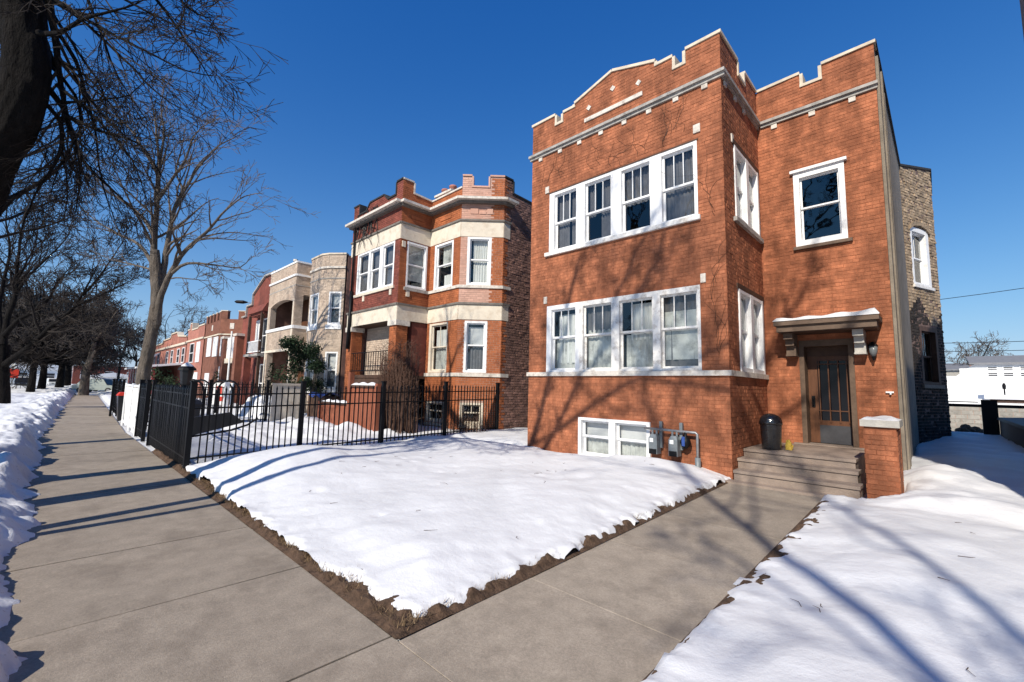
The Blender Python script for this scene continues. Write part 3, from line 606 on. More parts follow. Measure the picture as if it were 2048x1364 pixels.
mb = MB(); fm_.box(mb, A + .05, A + .11, -0.320, -0.295, 1.50, 1.74); mb.tube([fm_.P(A + .08, -0.300, 1.55), fm_.P(A + .08, -0.250, 1.55), fm_.P(A + .08, -0.250, 1.68), fm_.P(A + .08, -0.300, 1.68)], .012, 6); mb.build('door_handle', M['iron'], D)
strip(fm_, -2.3, -1.06, .705, .735, .12, M['step'], H1, 'door_sill', n0=-.25)
cp = MB(); fm_.box(cp, -2.46, -.72, .011, .72, 3.20, 3.29); fm_.box(cp, -2.42, -.76, .012, .66, 3.07, 3.20); CP = cp.build('door_canopy', M['canopy'], H1)
mb = MB(); fm_.box(mb, -2.38, -.80, .013, .62, 3.055, 3.072); mb.build('soffit', M['darkwood'], CP)
for u in (-2.25, -1.07):
    mb = MB(); fm_.box(mb, u - .085, u + .085, .012, .50, 2.93, 3.055); fm_.box(mb, u - .08, u + .08, .012, .36, 2.80, 2.93); fm_.box(mb, u - .09, u + .09, .012, .24, 2.62, 2.80); fm_.box(mb, u - .095, u + .095, .012, .27, 2.585, 2.62); mb.build('bracket', M['cap'] if u > -1.5 else M['canopy'], CP)
me_ = MB(); N = 24
for i in range(N + 1):
    u = -2.47 + 1.76 * i / N
    for j in range(5):
        n = .03 + .70 * j / 4; z = 3.292 + (.075 + .02 * sin(i * .9) + .05 * max(0, i - 10) / 12) * (0 if j in (0, 4) and 0 else (1 if j < 4 else .75)) * (1 if 0 < i < N else .2) * (1 if j != 4 else 1); me_.v.append(fm_.P(u, n, z))
for i in range(N):
    for j in range(4): me_.f.append((i * 5 + j, i * 5 + j + 1, (i + 1) * 5 + j + 1, (i + 1) * 5 + j))
    me_.quad(fm_.P(-2.47 + 1.76 * i / N, .735, 3.292), fm_.P(-2.47 + 1.76 * (i + 1) / N, .735, 3.292), me_.v[(i + 1) * 5 + 4], me_.v[i * 5 + 4])
me_.build('canopy_snow', M['snow'], smooth=True); o = bpy.data.objects['canopy_snow']; tag(o, 'strip of snow lying on the canopy over the front door', 'snow')
# loose bricks on the canopy behind the snow
mb = MB(); rg = random.Random(4)
for i in range(5):
    u = -2.05 + i * .21; fm_.box(mb, u, u + .19, .04 + rg.uniform(0, .03), .14, 3.345 + .012 * i, 3.415 + .012 * i)
tag(mb.build('loose_bricks', M['pinkbrick']), 'broken pale bricks left along the back of the snowy door canopy', 'bricks')
# the rear bay with its angled face
bx, by, ex, ey = X2, 20.3, .235, 22.45
fb = F(bx, by, ex - bx, ey - by); lb = sqrt((ex - bx) ** 2 + (ey - by) ** 2)
tb = [(0, 9.98), (lb, 10.35)]; hb = [(.42, 1.72, 5.72, 7.85), (.55, 1.85, 2.2, 4.25)]
def arch_rect(h): return h
wall_mesh(fb, tb, ZG, hb).build('rear_bay_wall', M['mortar_c'], H1)
bl = brick_list(fb, tb, ZG, hb, L=.21, H=.085, J=.02, proud=.012, rough=.012)
lay_bricks(fb, [q for q in bl if q[2] > 4.7 + .5 * sin(q[0] * 3)], M['rubble'], H1, rough=.012, singles=60); lay_bricks(fb, [q for q in bl if q[2] <= 4.7 + .5 * sin(q[0] * 3)], M['blackbrick'], H1, rough=.012)  # bay bricks: near black low down, tan above a wavy line
mb = MB(); mb.box(X2 - .5, ex, ey, ey + 2.5, ZG, 10.3); mb.build('rear_bay_return', M['rubble'], H1)
mb = MB(); fb.poly(mb, [(0, 9.98), (lb, 10.35), (lb, 10.43), (0, 10.06)], -.3, .05); mb.box(ex - .3, ex + .05, ey + .02, ey + 2.55, 10.32, 10.43); mb.build('coping', M['roof'], H1)
mb = MB(); fb.poly(mb, [(.36, 7.85), (.6, 8.02), (1.07, 8.1), (1.54, 8.02), (1.78, 7.85), (1.78, 7.72), (1.5, 7.88), (1.07, 7.95), (.64, 7.88), (.36, 7.72)], -.02, .07); mb.build('arch_hood', M['rubble'], H1)
window(fb, .42, 1.72, 5.72, 7.85, H1, M['white'], jamb=(.12, .2), head=.16, foot=.1, up=(2, 1), cur=[(M['dark'], 0, 1, 0, 1, 0)], rec=.14)
strip(fb, .36, 1.80, 5.62, 5.72, .07, M['oldpaint'], H1, 'sill')
window(fb, .55, 1.85, 2.2, 4.25, H1, M['darkwood'], jamb=(.14, .16), head=.16, foot=.1, up=(2, 1), cur=[(M['dark'], 0, 1, 0, 1, 0)], rec=.14)
strip(fb, .48, 1.95, 2.08, 2.2, .07, M['render'], H1, 'sill')
# dead ivy stems on the wall
rg = random.Random(21); mb = MB()
def ivy(fr, u, z, n, len_, a):
    pts = []
    for i in range(n):
        pts.append(fr.P(u, .012, z)); a += rg.gauss(0, .35); a = a * .9 + (pi / 2) * .1; u += cos(a) * len_ / n; z += sin(a) * len_ / n
    if min(p[2] for p in pts) > 2.3: mb.tube(pts, [.0045 * (1 - .7 * i / n) for i in range(n)], 3)
for k in range(22): ivy(ff, rg.uniform(-7.6, -3.0), rg.uniform(7.0, 7.4), 16, rg.uniform(.5, 1.1), rg.uniform(.8, 2.4))
for k in range(10): ivy(ff, rg.uniform(-3.1, -2.95), rg.uniform(2.4, 6), 18, rg.uniform(.8, 2.0), pi / 2)
tag(mb.build('dead_ivy', M['darkwood']), 'thin leafless ivy stems clinging to the orange front wall', 'ivy')
# ------------------------------------------------------------------ steps, pier, things at the entrance
ST = thing('entrance_steps', 'three worn stone steps and landing below the canopied front door', 'steps', (-1.9, 9.6, 0))
for i, (y0, z) in enumerate(((8.72, .375), (9.06, .55))):
    mb = MB(); mb.box(-2.79 + .03 * (1 - i), -.96 - .05 * i, y0, y0 + .36, .0, z - .05); mb.box(-2.795 + .03 * (1 - i), -.945 - .05 * i, y0 - .025, y0 + .36, z - .05, z); mb.build('step', M['step'], ST)
mb = MB(); mb.box(-2.785, -1.07, 9.41, YM - .025, .0, .65); mb.box(-2.785, -1.055, 9.385, YM - .022, .65, .70); mb.build('landing', M['step'], ST)
mb = MB(); mb.box(-2.85, -.93, 8.50, 8.72, -.05, .20); mb.build('bottom_slab', M['step'], ST)
PR = thing('brick_pier', 'short orange brick pier with snowy stone cap beside the steps', 'pier', (-.69, 9.3, 0))
mb = MB(); mb.box(-.89, -.50, 9.0, 9.75, .17, 1.285); mb.build('core', M['mortar_o'], PR)
fp, fq, fl = F(0, 9.0, 1, 0), F(-.50, 0, 0, 1), F(-.89, 9.75, 0, -1)
for fr, a, b in ((fp, -.885, -.505), (fq, 9.005, 9.745)):
    bl = brick_list(fr, [(a, 1.28), (b, 1.28)], .17, [], proud=.008); lay_bricks(fr, bl, M['orange'], PR, singles=100)
bl = brick_list(fl, [(0.005, 1.28), (.745, 1.28)], .17, []); lay_bricks(fl, bl, M['orange'], PR)
mb = MB(); mb.hexa([(-.935, 8.955, 1.285), (-.455, 8.955, 1.285), (-.455, 9.8, 1.285), (-.935, 9.8, 1.285), (-.935, 8.955, 1.39), (-.455, 8.955, 1.39), (-.455, 9.8, 1.39), (-.935, 9.8, 1.39)]); mb.build('cap_stone', M['cap'], PR)
mb = MB(); mb.box(-.905, -.485, 8.985, 9.76, .0, .17); mb.build('footing', M['cap'], PR)
mb = MB(); N = 12
for i in range(N + 1):
    for j in range(N + 1):
        u, v = i / N, j / N; e = min(u, 1 - u, v, 1 - v) * 4; mb.v.append((-.925 + .46 * u, 8.97 + .81 * v, 1.388 + .06 * min(1, e) ** .5 * (.7 + .3 * sin(7 * u + 5 * v))))
for i in range(N):
    for j in range(N): a = i * (N + 1) + j; mb.f.append((a, a + N + 1, a + N + 2, a + 1))
tag(mb.build('pier_snow', M['snow'], smooth=True), 'cushion of snow on the cap of the short brick pier', 'snow')
# bin with a shiny bag
BN = thing('rubbish_bin', 'shiny black rubbish bin with domed lid standing on the landing', 'bin', (-2.38, 9.72, .70))
MB().lathe((-2.38, 9.72, .70), [(.155, 0), (.165, .03), (.185, .46), (.195, .48)], 20).build('body', M['blackshine'], BN, smooth=True)
MB().lathe((-2.38, 9.72, .70), [(.20, .475), (.20, .52), (.18, .59), (.135, .645), (.07, .675), (.01, .685)], 20).build('lid', M['blackshine'], BN, smooth=True)
mb = MB(); rg = random.Random(6); J = lambda x, y, z: (x + rg.uniform(-.015, .015), y + rg.uniform(-.015, .015), z)
for (x0, x1, y0, y1, z0, z1) in ((-2.19, -2.07, 9.86, 9.97, .702, .80), (-2.17, -2.09, 9.88, 9.95, .80, .88)): mb.hexa([J(x0, y0, z0), J(x1, y0, z0), J(x1, y1, z0), J(x0, y1, z0), J(x0 + .01, y0 + .02, z1), J(x1 - .03, y0, z1 + .02), J(x1, y1, z1 - .02), J(x0, y1, z1)])
tag(mb.build('paper_bag', M['yellow']), 'crumpled yellow bag beside the black bin on the landing', 'bag')
# wall lamp
WL = thing('wall_lamp', 'old black lantern on the wall right of the door canopy', 'lamp', (-.88, YM - .012, 2.68))
mb = MB(); fm_.box(mb, -.92, -.84, .012, .03, 2.55, 2.82); mb.build('back_plate', M['iron'], WL)
c = Vector(fm_.P(-.88, .13, 0)); mb = MB(); mb.lathe((c.x, c.y, 2.52), [(.015, -.06), (.03, 0), (.035, .02)], 8); mb.tube([fm_.P(-.88, .02, 2.60), fm_.P(-.88, .09, 2.50), fm_.P(-.88, .13, 2.52)], .012, 6); mb.lathe((c.x, c.y, 2.74), [(.085, 0), (.05, .06), (.015, .09)], 8); mb.build('frame', M['iron'], WL)
MB().lathe((c.x, c.y, 2.54), [(.04, 0), (.065, .08), (.075, .2)], 8).build('globe', M['lampglass'], WL, smooth=True)
mb = MB(); fm_.box(mb, -.74, -.62, .012, .05, 1.83, 1.86); fm_.box(mb, -.68, -.655, .012, .075, 1.80, 1.83); tag(mb.build('wall_bracket', M['white']), 'small white bracket on the wall above the brick pier', 'bracket')
# gas meters
def meter(x, first, label):
    T = thing('gas_meter', label, 'gas meter', (x, YB - .14, .8), 'gas meters on the front wall')
    mb = MB(); ff.box(mb, x - .105, x + .075, .06, .24, .50, .82); mb.hexa([ff.P(x - .10, .235, .82), ff.P(x + .07, .235, .82), ff.P(x + .07, .065, .82), ff.P(x - .10, .065, .82), ff.P(x - .07, .2, .89), ff.P(x + .04, .2, .89), ff.P(x + .04, .1, .89), ff.P(x - .07, .1, .89)]); mb.build('body', M['steel'], T)
    mb = MB(); ff.box(mb, x - .09, x + .06, .238, .252, .50, .60); mb.build('base_plate', M['iron'], T)
    mb = MB(); ff.box(mb, x - .075, x + .0, .241, .256, .735, .815); mb.build('dial', M['white'], T)
    mb = MB(); ff.box(mb, x + .055, x + .115, .03, .09, .62, 1.15); mb.tube([ff.P(x - .06, .15, .88), ff.P(x - .06, .15, .97)], .022, 8); mb.tube([ff.P(x + .03, .15, .88), ff.P(x + .03, .15, .99)], .022, 8); mb.build('mounting_bar', M['steel'], T)
meter(-4.22, 1, 'grey gas meter next to the white basement window'); meter(-3.80, 0, 'grey gas meter in the middle between window and upright pipe')
GP = thing('gas_pipe', 'grey gas pipe running along the brick wall and down to the snow', 'pipe', (-3.37, YB - .15, 0))
MB().tube([ff.P(-4.45, .15, .995), ff.P(-3.40, .15, .985), ff.P(-3.37, .15, .96), ff.P(-3.37, .15, .3)], .027, 10).build('run', M['galv'], GP, smooth=True)
MB().tube([ff.P(-3.37, .15, .52), ff.P(-3.37, .15, .05)], .052, 12).build('sleeve', M['steel'], GP, smooth=True)
RG = thing('pressure_regulator', 'dark round regulator with a blue tag hanging under the gas pipe', 'regulator', (-3.6, YB - .15, .8))
mb = MB(); c = ff.P(-3.6, .15, 0); mb.lathe((c[0], c[1], .66), [(.02, 0), (.085, .06), (.10, .12), (.085, .19), (.03, .24), (.025, .32)], 14); mb.build('body', M['iron'], RG, smooth=True)
mb = MB(); ff.box(mb, -3.635, -3.575, .245, .252, .72, .90); mb.build('tag', M['blue'], RG)
# ------------------------------------------------------------------ second house: orange and red brick with cream bands
H2 = thing('brick_house', 'two-storey house with cream bands, corner bay and open porch', 'house', (-14.3, 13, 0))
r2 = sqrt(.5); PX0, PX1, PY, BY = -17.70, -13.86, 8.33, 9.66
CX, CY, LC = -12.03, 9.66, 1.53; EX, EY = CX + LC * r2, CY + LC * r2
w1, w2, w3, w4, w5 = F(0, PY, 1, 0), F(PX1, 0, 0, 1), F(0, BY, 1, 0), F(CX, CY, 1, 1), F(EX, 0, 0, 1)
zb = 4.12
t1 = [(PX0, 9.3), (PX0 + .5, 9.3), (PX0 + .5, 8.86), (-16.6, 8.86), (-16.3, 9.15), (-15.2, 9.15), (-14.9, 8.90), (PX1 - .42, 8.90), (PX1 - .42, 9.40), (PX1, 9.40)]
t2 = [(PY, 9.40), (PY + .45, 9.40), (PY + .45, 8.97), (BY, 8.92)]
t3 = [(PX1, 8.92), (CX, 8.95)]
t4 = [(0, 9.40), (.34, 9.40), (.34, 8.98), (1.0, 8.98), (1.0, 9.40), (LC, 9.40)]
t5 = [(EY, 9.40), (EY + .42, 9.40), (EY + .42, 8.90), (22, 8.6)]
h1 = [(-17.1, -14.22, 5.42, 7.12)]; h2 = [(8.62, 9.52, 5.36, 7.10)]; h3 = [(-13.55, -12.42, 5.36, 7.10), (-13.69, -12.58, 2.26, 4.08), (-13.73, -12.66, .48, 1.22)]
h4 = [(.25, 1.11, 5.36, 7.12), (.245, 1.04, 2.26, 4.07), (.17, .97, .46, 1.22)]
spec = ((w1, t1, zb, h1, M['mortar_r'], M['redbrick'], 60), (w2, t2, zb, h2, M['mortar_o'], M['orange2'], 0), (w3, t3, .0, h3, M['mortar_o'], M['orange2'], 70), (w4, t4, .0, h4, M['mortar_p'], None, 0))
for fr, tp, z0, hs, mm, bm, sg in spec:
    wall_mesh(fr, tp, z0, hs).build('wall', mm, H2)
    if bm: lay_bricks(fr, brick_list(fr, tp, z0, hs, n=0, proud=.007, rough=.0025), bm, H2, singles=sg)
# angled face: faded pink bricks in the middle and upper part, orange ones towards the corner and low down
bl = brick_list(w4, t4, .0, h4, proud=.007, rough=.0025)
pk = [b for b in bl if b[2] > 4.7 and b[1] < 1.20]; og = [b for b in bl if not (b[2] > 4.7 and b[1] < 1.20)]
lay_bricks(w4, pk, M['pinkbrick'], H2, singles=60); lay_bricks(w4, og, M['orange2'], H2, singles=40)
wall_mesh(w5, t5, .0, []).build('side_wall', M['mortar_c'], H2)
bl = brick_list(w5, t5, .0, [], L=.215, H=.075, J=.016, proud=.012, rough=.010, header_every=5)
lay_bricks(w5, [b for b in bl if b[1] < EY + .30], M['orange2'], H2)
lay_bricks(w5, [b for b in bl if EY + .30 <= b[1] < 15], M['common'], H2, singles=70, rough=.006)
mb = MB(); mb.box(PX0, PX0 + .28, PY + .29, 22, 0, 8.9); mb.box(PX0, EX, 22, 22.3, 0, 8.7); mb.build('rear_wall', M['common'], H2)
mb = MB(); Q = [(PX0, PY), (PX1, PY), (PX1, BY), (CX, CY), (EX, EY), (EX, 22), (PX0, 22)]
c0 = Vector((-14.3, 14, 0)); inn = [((p[0] - c0.x) * .985 + c0.x, (p[1] - c0.y) * .985 + c0.y) for p in Q]
mb.prism([(x, y, 8.5) for x, y in inn], (0, 0, .03)); mb.prism([(x, y, 4.3) for x, y in inn], (0, 0, .12)); mb.build('roof', M['roof'], H2)
mb = MB(); mb.box(PX0 + .3, EX - .3, 11.6, 11.7, 0, 8.5); mb.build('inner_wall', M['dark'], H2)
def band(frs, z0, z1, n, m, name, par, ext=.0):
    for i, (fr, a, b) in enumerate(frs): strip(fr, a - (n * .4 if ext else 0), b + (n * .4 if ext else 0), z0 + .0007 * i, z1 + .0007 * i, n - .0005 * i, m, par, name)
allf = ((w1, PX0 - .01, PX1 + .01), (w2, PY - .01, BY), (w3, PX1 + .01, CX), (w4, 0, LC), (w5, EY, EY + .32))
band(allf, 4.12, 4.66, .024, M['cream'], 'cream_band', H2); band(allf, 4.66, 4.73, .075, M['ledge'], 'ledge', H2, 1)
band(allf, 7.13, 7.70, .024, M['cream'], 'cream_band', H2); band(allf, 7.70, 7.77, .07, M['ledge'], 'ledge', H2, 1)
band(allf, 8.34, 8.43, .16, M['ledge'], 'cornice', H2, 1); band(allf, 8.43, 8.52, .32, M['oldwhite'], 'cornice', H2, 1)
band(((w3, PX1 + .01, CX), (w4, 0, LC), (w5, EY, EY + .35)), 5.25, 5.355, .06, M['oldwhite'], 'sill_band', H2, 1)
band(((w3, PX1 + .01, CX), (w4, 0, LC), (w5, EY, EY + .35)), 2.12, 2.245, .05, M['oldwhite'], 'sill_band', H2, 1)
strip(w1, -17.2, -14.12, 5.31, 5.415, .06, M['cream'], H2, 'sill'); strip(w2, 8.55, 9.6, 5.24, 5.355, .06, M['greytrim'], H2, 'sill')
for fr, u, z in ((w1, -16.4, 5.2), (w1, -14.35, 5.2), (w2, 8.72, 5.13), (w2, 8.46, 6.95)): strip(fr, u - .07, u + .07, z - .12, z + .1, .04, M['cream'], H2, 'label_stone')
for fr, us in ((w4, ((.30, .62, 7.98, 8.2), (.62, .9, 7.98, 8.06), (.9, 1.15, 7.98, 8.2))), (w3, ((-13.3, -12.6, 7.98, 8.08),)), (w2, ((8.7, 9.3, 8.0, 8.12),))):
    for a, b, c, d in us: strip(fr, a + .02, b - .02, c, d, .03, M['pinkbrick'] if fr is w4 else M['orange2'], H2, 'brick_panel')
coping(w1, t1, .06, -.3, .04, M['roof'], H2); coping(w2, t2, .06, -.3, .04, M['oldwhite'], H2); coping(w3, t3, .06, -.3, .04, M['oldwhite'], H2); coping(w4, t4, .06, -.3, .04, M['pinkbrick'], H2); coping(w5, t5, .06, -.3, .04, M['roof'], H2)
for a, b, jl, jr in ((-17.1, -16.10, .08, .07), (-16.10, -15.17, .07, .12), (-15.17, -14.22, .12, .08)):
    window(w1, a, b, 5.42, 7.12, H2, M['white'], jamb=(jl, jr), meet=6.26, cur=[(M['dimcurtain'], .0, .5, 0, 1, 4), (M['blind'], .5, 1, 0, .45, 4)] if b > -15 else [(M['dimcurtain'], 0, 1, 0, 1, 6)])
window(w2, 8.62, 9.52, 5.36, 7.10, H2, M['white'], meet=6.24, cur=[(M['greycurtain'], .1, 1, .15, 1, 0)])
window(w3, -13.55, -12.42, 5.36, 7.10, H2, M['white'], jamb=(.10, .08), meet=6.25, cur=[(M['greycurtain'], .2, 1, .5, 1, 5), (M['curtain'], .3, 1, 0, .3, 3)])
window(w3, -13.69, -12.58, 2.26, 4.08, H2, M['cream'], jamb=(.13, .05), meet=3.18, up=(2, 1), cur=[(M['curtain'], .1, 1, .5, .9, 0), (M['greycurtain'], .05, 1, 0, .5, 6)])
window(w4, .25, 1.11, 5.36, 7.12, H2, M['white'], jamb=(.09, .09), meet=6.28, cur=[(M['curtain'], .16, 1, .5, 1, 8), (M['curtain'], .2, 1, 0, .52, 6)])
window(w4, .245, 1.04, 2.26, 4.07, H2, M['white'], jamb=(.08, .08), meet=3.20, cur=[(M['blind'], .08, 1, .52, .93, 0), (M['dimcurtain'], 0, 1, 0, .5, 6)])
window(w3, -13.73, -12.66, .48, 1.22, H2, M['cream'], jamb=(.10, .08), meet=.86, up=(2, 1), low=(2, 1), cur=[(M['dark'], 0, 1, 0, 1, 0)])
window(w4, .17, .97, .46, 1.22, H2, M['cream'], jamb=(.08, .08), meet=.86, up=(2, 1), cur=[(M['dark'], 0, 1, 0, 1, 0)])
for fr, a, b in ((w3, -13.75, -12.64), (w4, .15, .99)): strip(fr, a, b, .36, .455, .05, M['cream'], H2, 'sill')
# recessed porch under the upper storey
for nm, (x0, x1, y0, y1), bm in (('porch_pillar', (-14.33, -13.862, 8.34, 8.80), M['orange2']), ('porch_pillar', (-17.69, -17.27, 8.34, 8.80), M['orange2'])):
    mb = MB(); mb.box(x0, x1, y0, y1, .0, 3.92); mb.build('pillar_core', M['mortar_o'], H2)
    for fr, a, b in ((F(0, y0, 1, 0), x0 + .003, x1 - .003), (F(x1, 0, 0, 1), y0 + .003, y1 - .003)):
        lay_bricks(fr, brick_list(fr, [(a, 3.92), (b, 3.92)], 0, [], proud=.007), bm, H2)
    mb = MB(); mb.box(x0 - .06, x1 + .06, y0 - .06, y1 + .06, 3.92, 4.115); mb.build('pillar_cap', M['oldwhite'], H2)
mb = MB(); mb.box(PX0 + .05, PX1 - .02, PY + .06, 11.2, 2.02, 2.14); mb.build('porch_floor', M['darkwood'], H2)
mb = MB(); mb.box(PX0 + .05, PX1 - .03, PY + .05, 11.2, 4.10, 4.118); mb.build('porch_ceiling', M['darkwood'], H2)
mb = MB(); mb.box(PX0 + .3, PX1, 11.0, 11.25, 0, 4.1); mb.box(PX1 - .28, PX1 - .03, 9.0, 11.0, 2.14, 4.1); mb.build('porch_back_wall', M['redbrick'], H2)
mb = MB(); mb.box(-15.6, -14.6, 10.9, 11.0, 2.15, 4.0); DD = mb.build('porch_door', M['darkwood'], H2)
mb = MB(); mb.box(PX0 + .05, PX1 - .03, PY + .08, PY + .14, .0, 2.0); mb.build('porch_skirt', M['darkwood'], H2)
mb = MB(); mb.tube([(-17.25, PY + .05, 3.02), (-14.36, PY + .05, 3.02)], .02, 6); mb.tube([(-17.25, PY + .05, 2.3), (-14.36, PY + .05, 2.3)], .02, 6); mb.build('porch_rail', M['iron'], H2)
for k in range(16): MB().box(-17.1 + .18 * k, -17.08 + .18 * k, PY + .04, PY + .06, 2.3, 3.0).build('baluster', M['iron'], H2)
# tall pinkish-tan boards closing the far end of the porch
wb = F(0, 9.02, 1, 0); mb = MB(); wb.box(mb, -17.30, -15.1, -.15, 0, 2.14, 4.1); mb.build('porch_end_wall', M['mortar_b'], H2)
lay_bricks(wb, brick_list(wb, [(-17.25, 4.0), (-15.1, 4.0)], 2.15, [], L=.30, H=.07, proud=.012, rough=.006), M['beige'], H2)
DP = MB().tube([w1.P(PX0 + .36, .09, 5.6), w1.P(PX0 + .36, .09, 4.2), w1.P(PX0 + .30, .09, 3.2)], .075, 8).tube([w1.P(PX0 + .36, .09, 8.3), w1.P(PX0 + .36, .09, 5.6)], .045, 8).build('downpipe', M['iron'], H2, smooth=True)
# chimney behind the parapet
CH = MB(); CH.box(-14.0, -13.1, 9.95, 10.5, 8.5, 9.25); ch = CH.build('chimney', M['salmon'], H2)
mb = MB(); mb.box(-14.08, -13.02, 9.88, 10.57, 9.25, 9.33); mb.build('chimney_cap', M['oldwhite'], ch)
for x in (-13.8, -13.3): MB().lathe((x, 10.2, 9.33), [(.14, 0), (.13, .2), (.16, .22), (.15, .28)], 10).build('chimney_pot', M['salmon'], ch, smooth=True)
rg = random.Random(9); mb = MB()
for k in range(34):
    low = k % 3; u, z, a = rg.uniform(-17.3, -15.6), (8.32 if low else 8.88), -pi / 2; pts = []; L_ = rg.uniform(.3, 1.5) if low else rg.uniform(.15, .36); n = 12
    for i in range(n): pts.append(w1.P(u, .025 + (.05 if z < 7.8 and low else 0) + rg.uniform(0, .02), z)); a += rg.gauss(0, .3); a = a * .85 - pi / 2 * .15; u += cos(a) * L_ / n; z += sin(a) * L_ / n
    mb.tube(pts, [.02 * (1 - .7 * i / n) for i in range(n)], 4)
tag(mb.build('dead_creeper', M['iron']), 'black dead creeper hanging from the parapet of the cream-banded house', 'creeper')
# low red-brown stair wall of the porch with snow on it
SW = thing('stair_wall', 'red-brown boarded stair wall with snow on its stepped top', 'stair wall', (-14.9, 7.3, 0))
for x0, x1, zt in ((-17.1, -14.72, 1.10), (-14.72, -12.86, 1.74)):
    n = int((x1 - x0) / .19); st = (x1 - x0) / n
    for k in range(n): MB().box(x0 + st * k + .004, x0 + st * (k + 1) - .004, 7.18 + .004 * (k % 3), 7.24, .05, zt - .06).build('plank', M['redwood'], SW)
    MB().box(x0 - .04, x1 + .03, 7.12, 7.32, zt - .06, zt).build('cap_rail', M['darkwood'], SW)
    MB().box(x0 - .05, x0 + .09, 7.10, 7.26, .02, zt + (.0 if x0 < -15 else .45)).build('post', M['redwood'], SW)
MB().box(-12.9, -12.74, 7.10, 7.26, .02, 1.8).build('post', M['redwood'], SW)
def snow_ridge(x0, x1, y0, y1, z, h, label, axis=0):
    mb = MB(); N, K = max(8, int(max(x1 - x0, y1 - y0) / .12)), 5; ph = rngb.uniform(0, 9)
    for i in range(N + 1):
        for j in range(K):
            t, s = i / N, j / (K - 1); hh = h * (1 - abs(2 * s - 1) ** 3) * (.75 + .25 * sin(ph + i * 1.3)) * min(1, min(t, 1 - t) * N / 1.5)
            mb.v.append((x0 + (x1 - x0) * (t if not axis else s), y0 + (y1 - y0) * (s if not axis else t), z + max(hh, .003)))
    for i in range(N):
        for j in range(K - 1): a = i * K + j; mb.f.append((a, a + 1, a + K + 1, a + K) if axis else (a, a + K, a + K + 1, a + 1))
    return tag(mb.build('snow_ridge', M['snow'], smooth=True), label, 'snow')
snow_ridge(-16.95, -14.9, 7.13, 7.31, 1.10, .10, 'snow along the lower step of the red-brown stair wall')
snow_ridge(-14.6, -12.95, 7.13, 7.31, 1.74, .11, 'snow along the higher step of the red-brown stair wall')
tk = thing('storage_box', 'dark maroon box with a blue tarp on top by the stair wall', 'box', (-18.0, 7.6, 0))
MB().box(-18.75, -17.2, 7.35, 8.0, .1, 1.28).build('crate', M['darkwood'], tk)
mb = MB()
for i in range(9):
    for j in range(5): mb.v.append((-18.8 + 1.65 * i / 8, 7.3 + .75 * j / 4, 1.30 + .10 * sin(i * 1.7 + j) * .5 + (.06 if j in (1, 2, 3) else -.05)))
for i in range(8):
    for j in range(4): a = i * 5 + j; mb.f.append((a, a + 5, a + 6, a + 1))
mb.build('tarp', M['blue'], tk, smooth=True)

# ------------------------------------------------------------------ third house: beige brick with curved bay and loggias
H3 = thing('beige_house', 'beige brick house with curved bay and two arched loggias at the corner', 'house', (-24, 12, 0))
AX0, AX1, AY, AYB = -28.2, -24.10, 8.40, 9.43
p1, p2 = F(0, AY, 1, 0), F(AX1, 0, 0, 1)
tt1 = [(AX0, 8.14), (AX1, 8.14)]; tt2 = [(AY, 8.14), (AYB, 8.12)]
arch = lambda a, b, z0, zs, rise, n=8: [(a, z0), (b, z0)] + [(b + (a - b) * k / n, zs + rise * (1 - (2 * k / n - 1) ** 2)) for k in range(n + 1)]
hh1 = [(AX0 + .42, AX1 - .25, 4.78, 6.30), (AX0 + .42, AX1 - .30, .35, 3.55)]; hh2 = [(AY + .42, AYB - .02, 4.78, 6.45), (AY + .42, AYB - .02, .35, 3.5)]
for fr, tp, hs, sg in ((p1, tt1, hh1, 0), (p2, tt2, hh2, 0)):
    wall_mesh(fr, tp, .0, hs, .3).build('wall', M['mortar_b'], H3)
    lay_bricks(fr, brick_list(fr, tp, .0, hs, proud=.007), M['beige'], H3)
# arch fillets over the upper loggia opening
mb = MB(); a, b = AX0 + .42, AX1 - .25
for k in range(10):
    ua, ub = a + (b - a) * k / 10, a + (b - a) * (k + 1) / 10; f = lambda u: 6.30 - .24 * ((2 * (u - a) / (b - a) - 1) ** 2) ** 1.3
    p1.poly(mb, [(ua, f(ua)), (ub, f(ub)), (ub, 6.298), (ua, 6.298)], -.28, .006)
mb.build('arch_spandrel', M['beige'], H3)
# curved bay
ch_, sg_ = 3.5, .8; Rb = (ch_ * ch_ / 4 + sg_ * sg_) / (2 * sg_); bc = (AX1 + ch_ / 2, AYB - sg_ + Rb); a0 = math.asin(ch_ / 2 / Rb)
NF = 9; pts = [(bc[0] + Rb * sin(-a0 + 2 * a0 * k / NF), bc[1] - Rb * cos(-a0 + 2 * a0 * k / NF)) for k in range(NF + 1)]
win_f = (1, 2, 4, 5, 7)
faces = []
for k in range(NF):
    (xa, ya), (xb, yb) = pts[k], pts[k + 1]; fr = F(xa, ya, xb - xa, yb - ya); l = sqrt((xb - xa) ** 2 + (yb - ya) ** 2); faces.append((fr, l))
grp = [(1, 1), (3, 5), (7, 7)]                          # flat facets that carry windows
allp = []
k = 0
while k < NF:
    if k == 3:
        (xa, ya), (xb, yb) = pts[3], pts[6]; l = sqrt((xb - xa) ** 2 + (yb - ya) ** 2); allp.append((F(xa, ya, xb - xa, yb - ya), l, 1)); k = 6
    elif k in (0, 7):
        (xa, ya), (xb, yb) = pts[k], pts[k + 2]; l = sqrt((xb - xa) ** 2 + (yb - ya) ** 2); allp.append((F(xa, ya, xb - xa, yb - ya), l, 1)); k += 2
    else: allp.append((faces[k][0], faces[k][1], 0)); k += 1
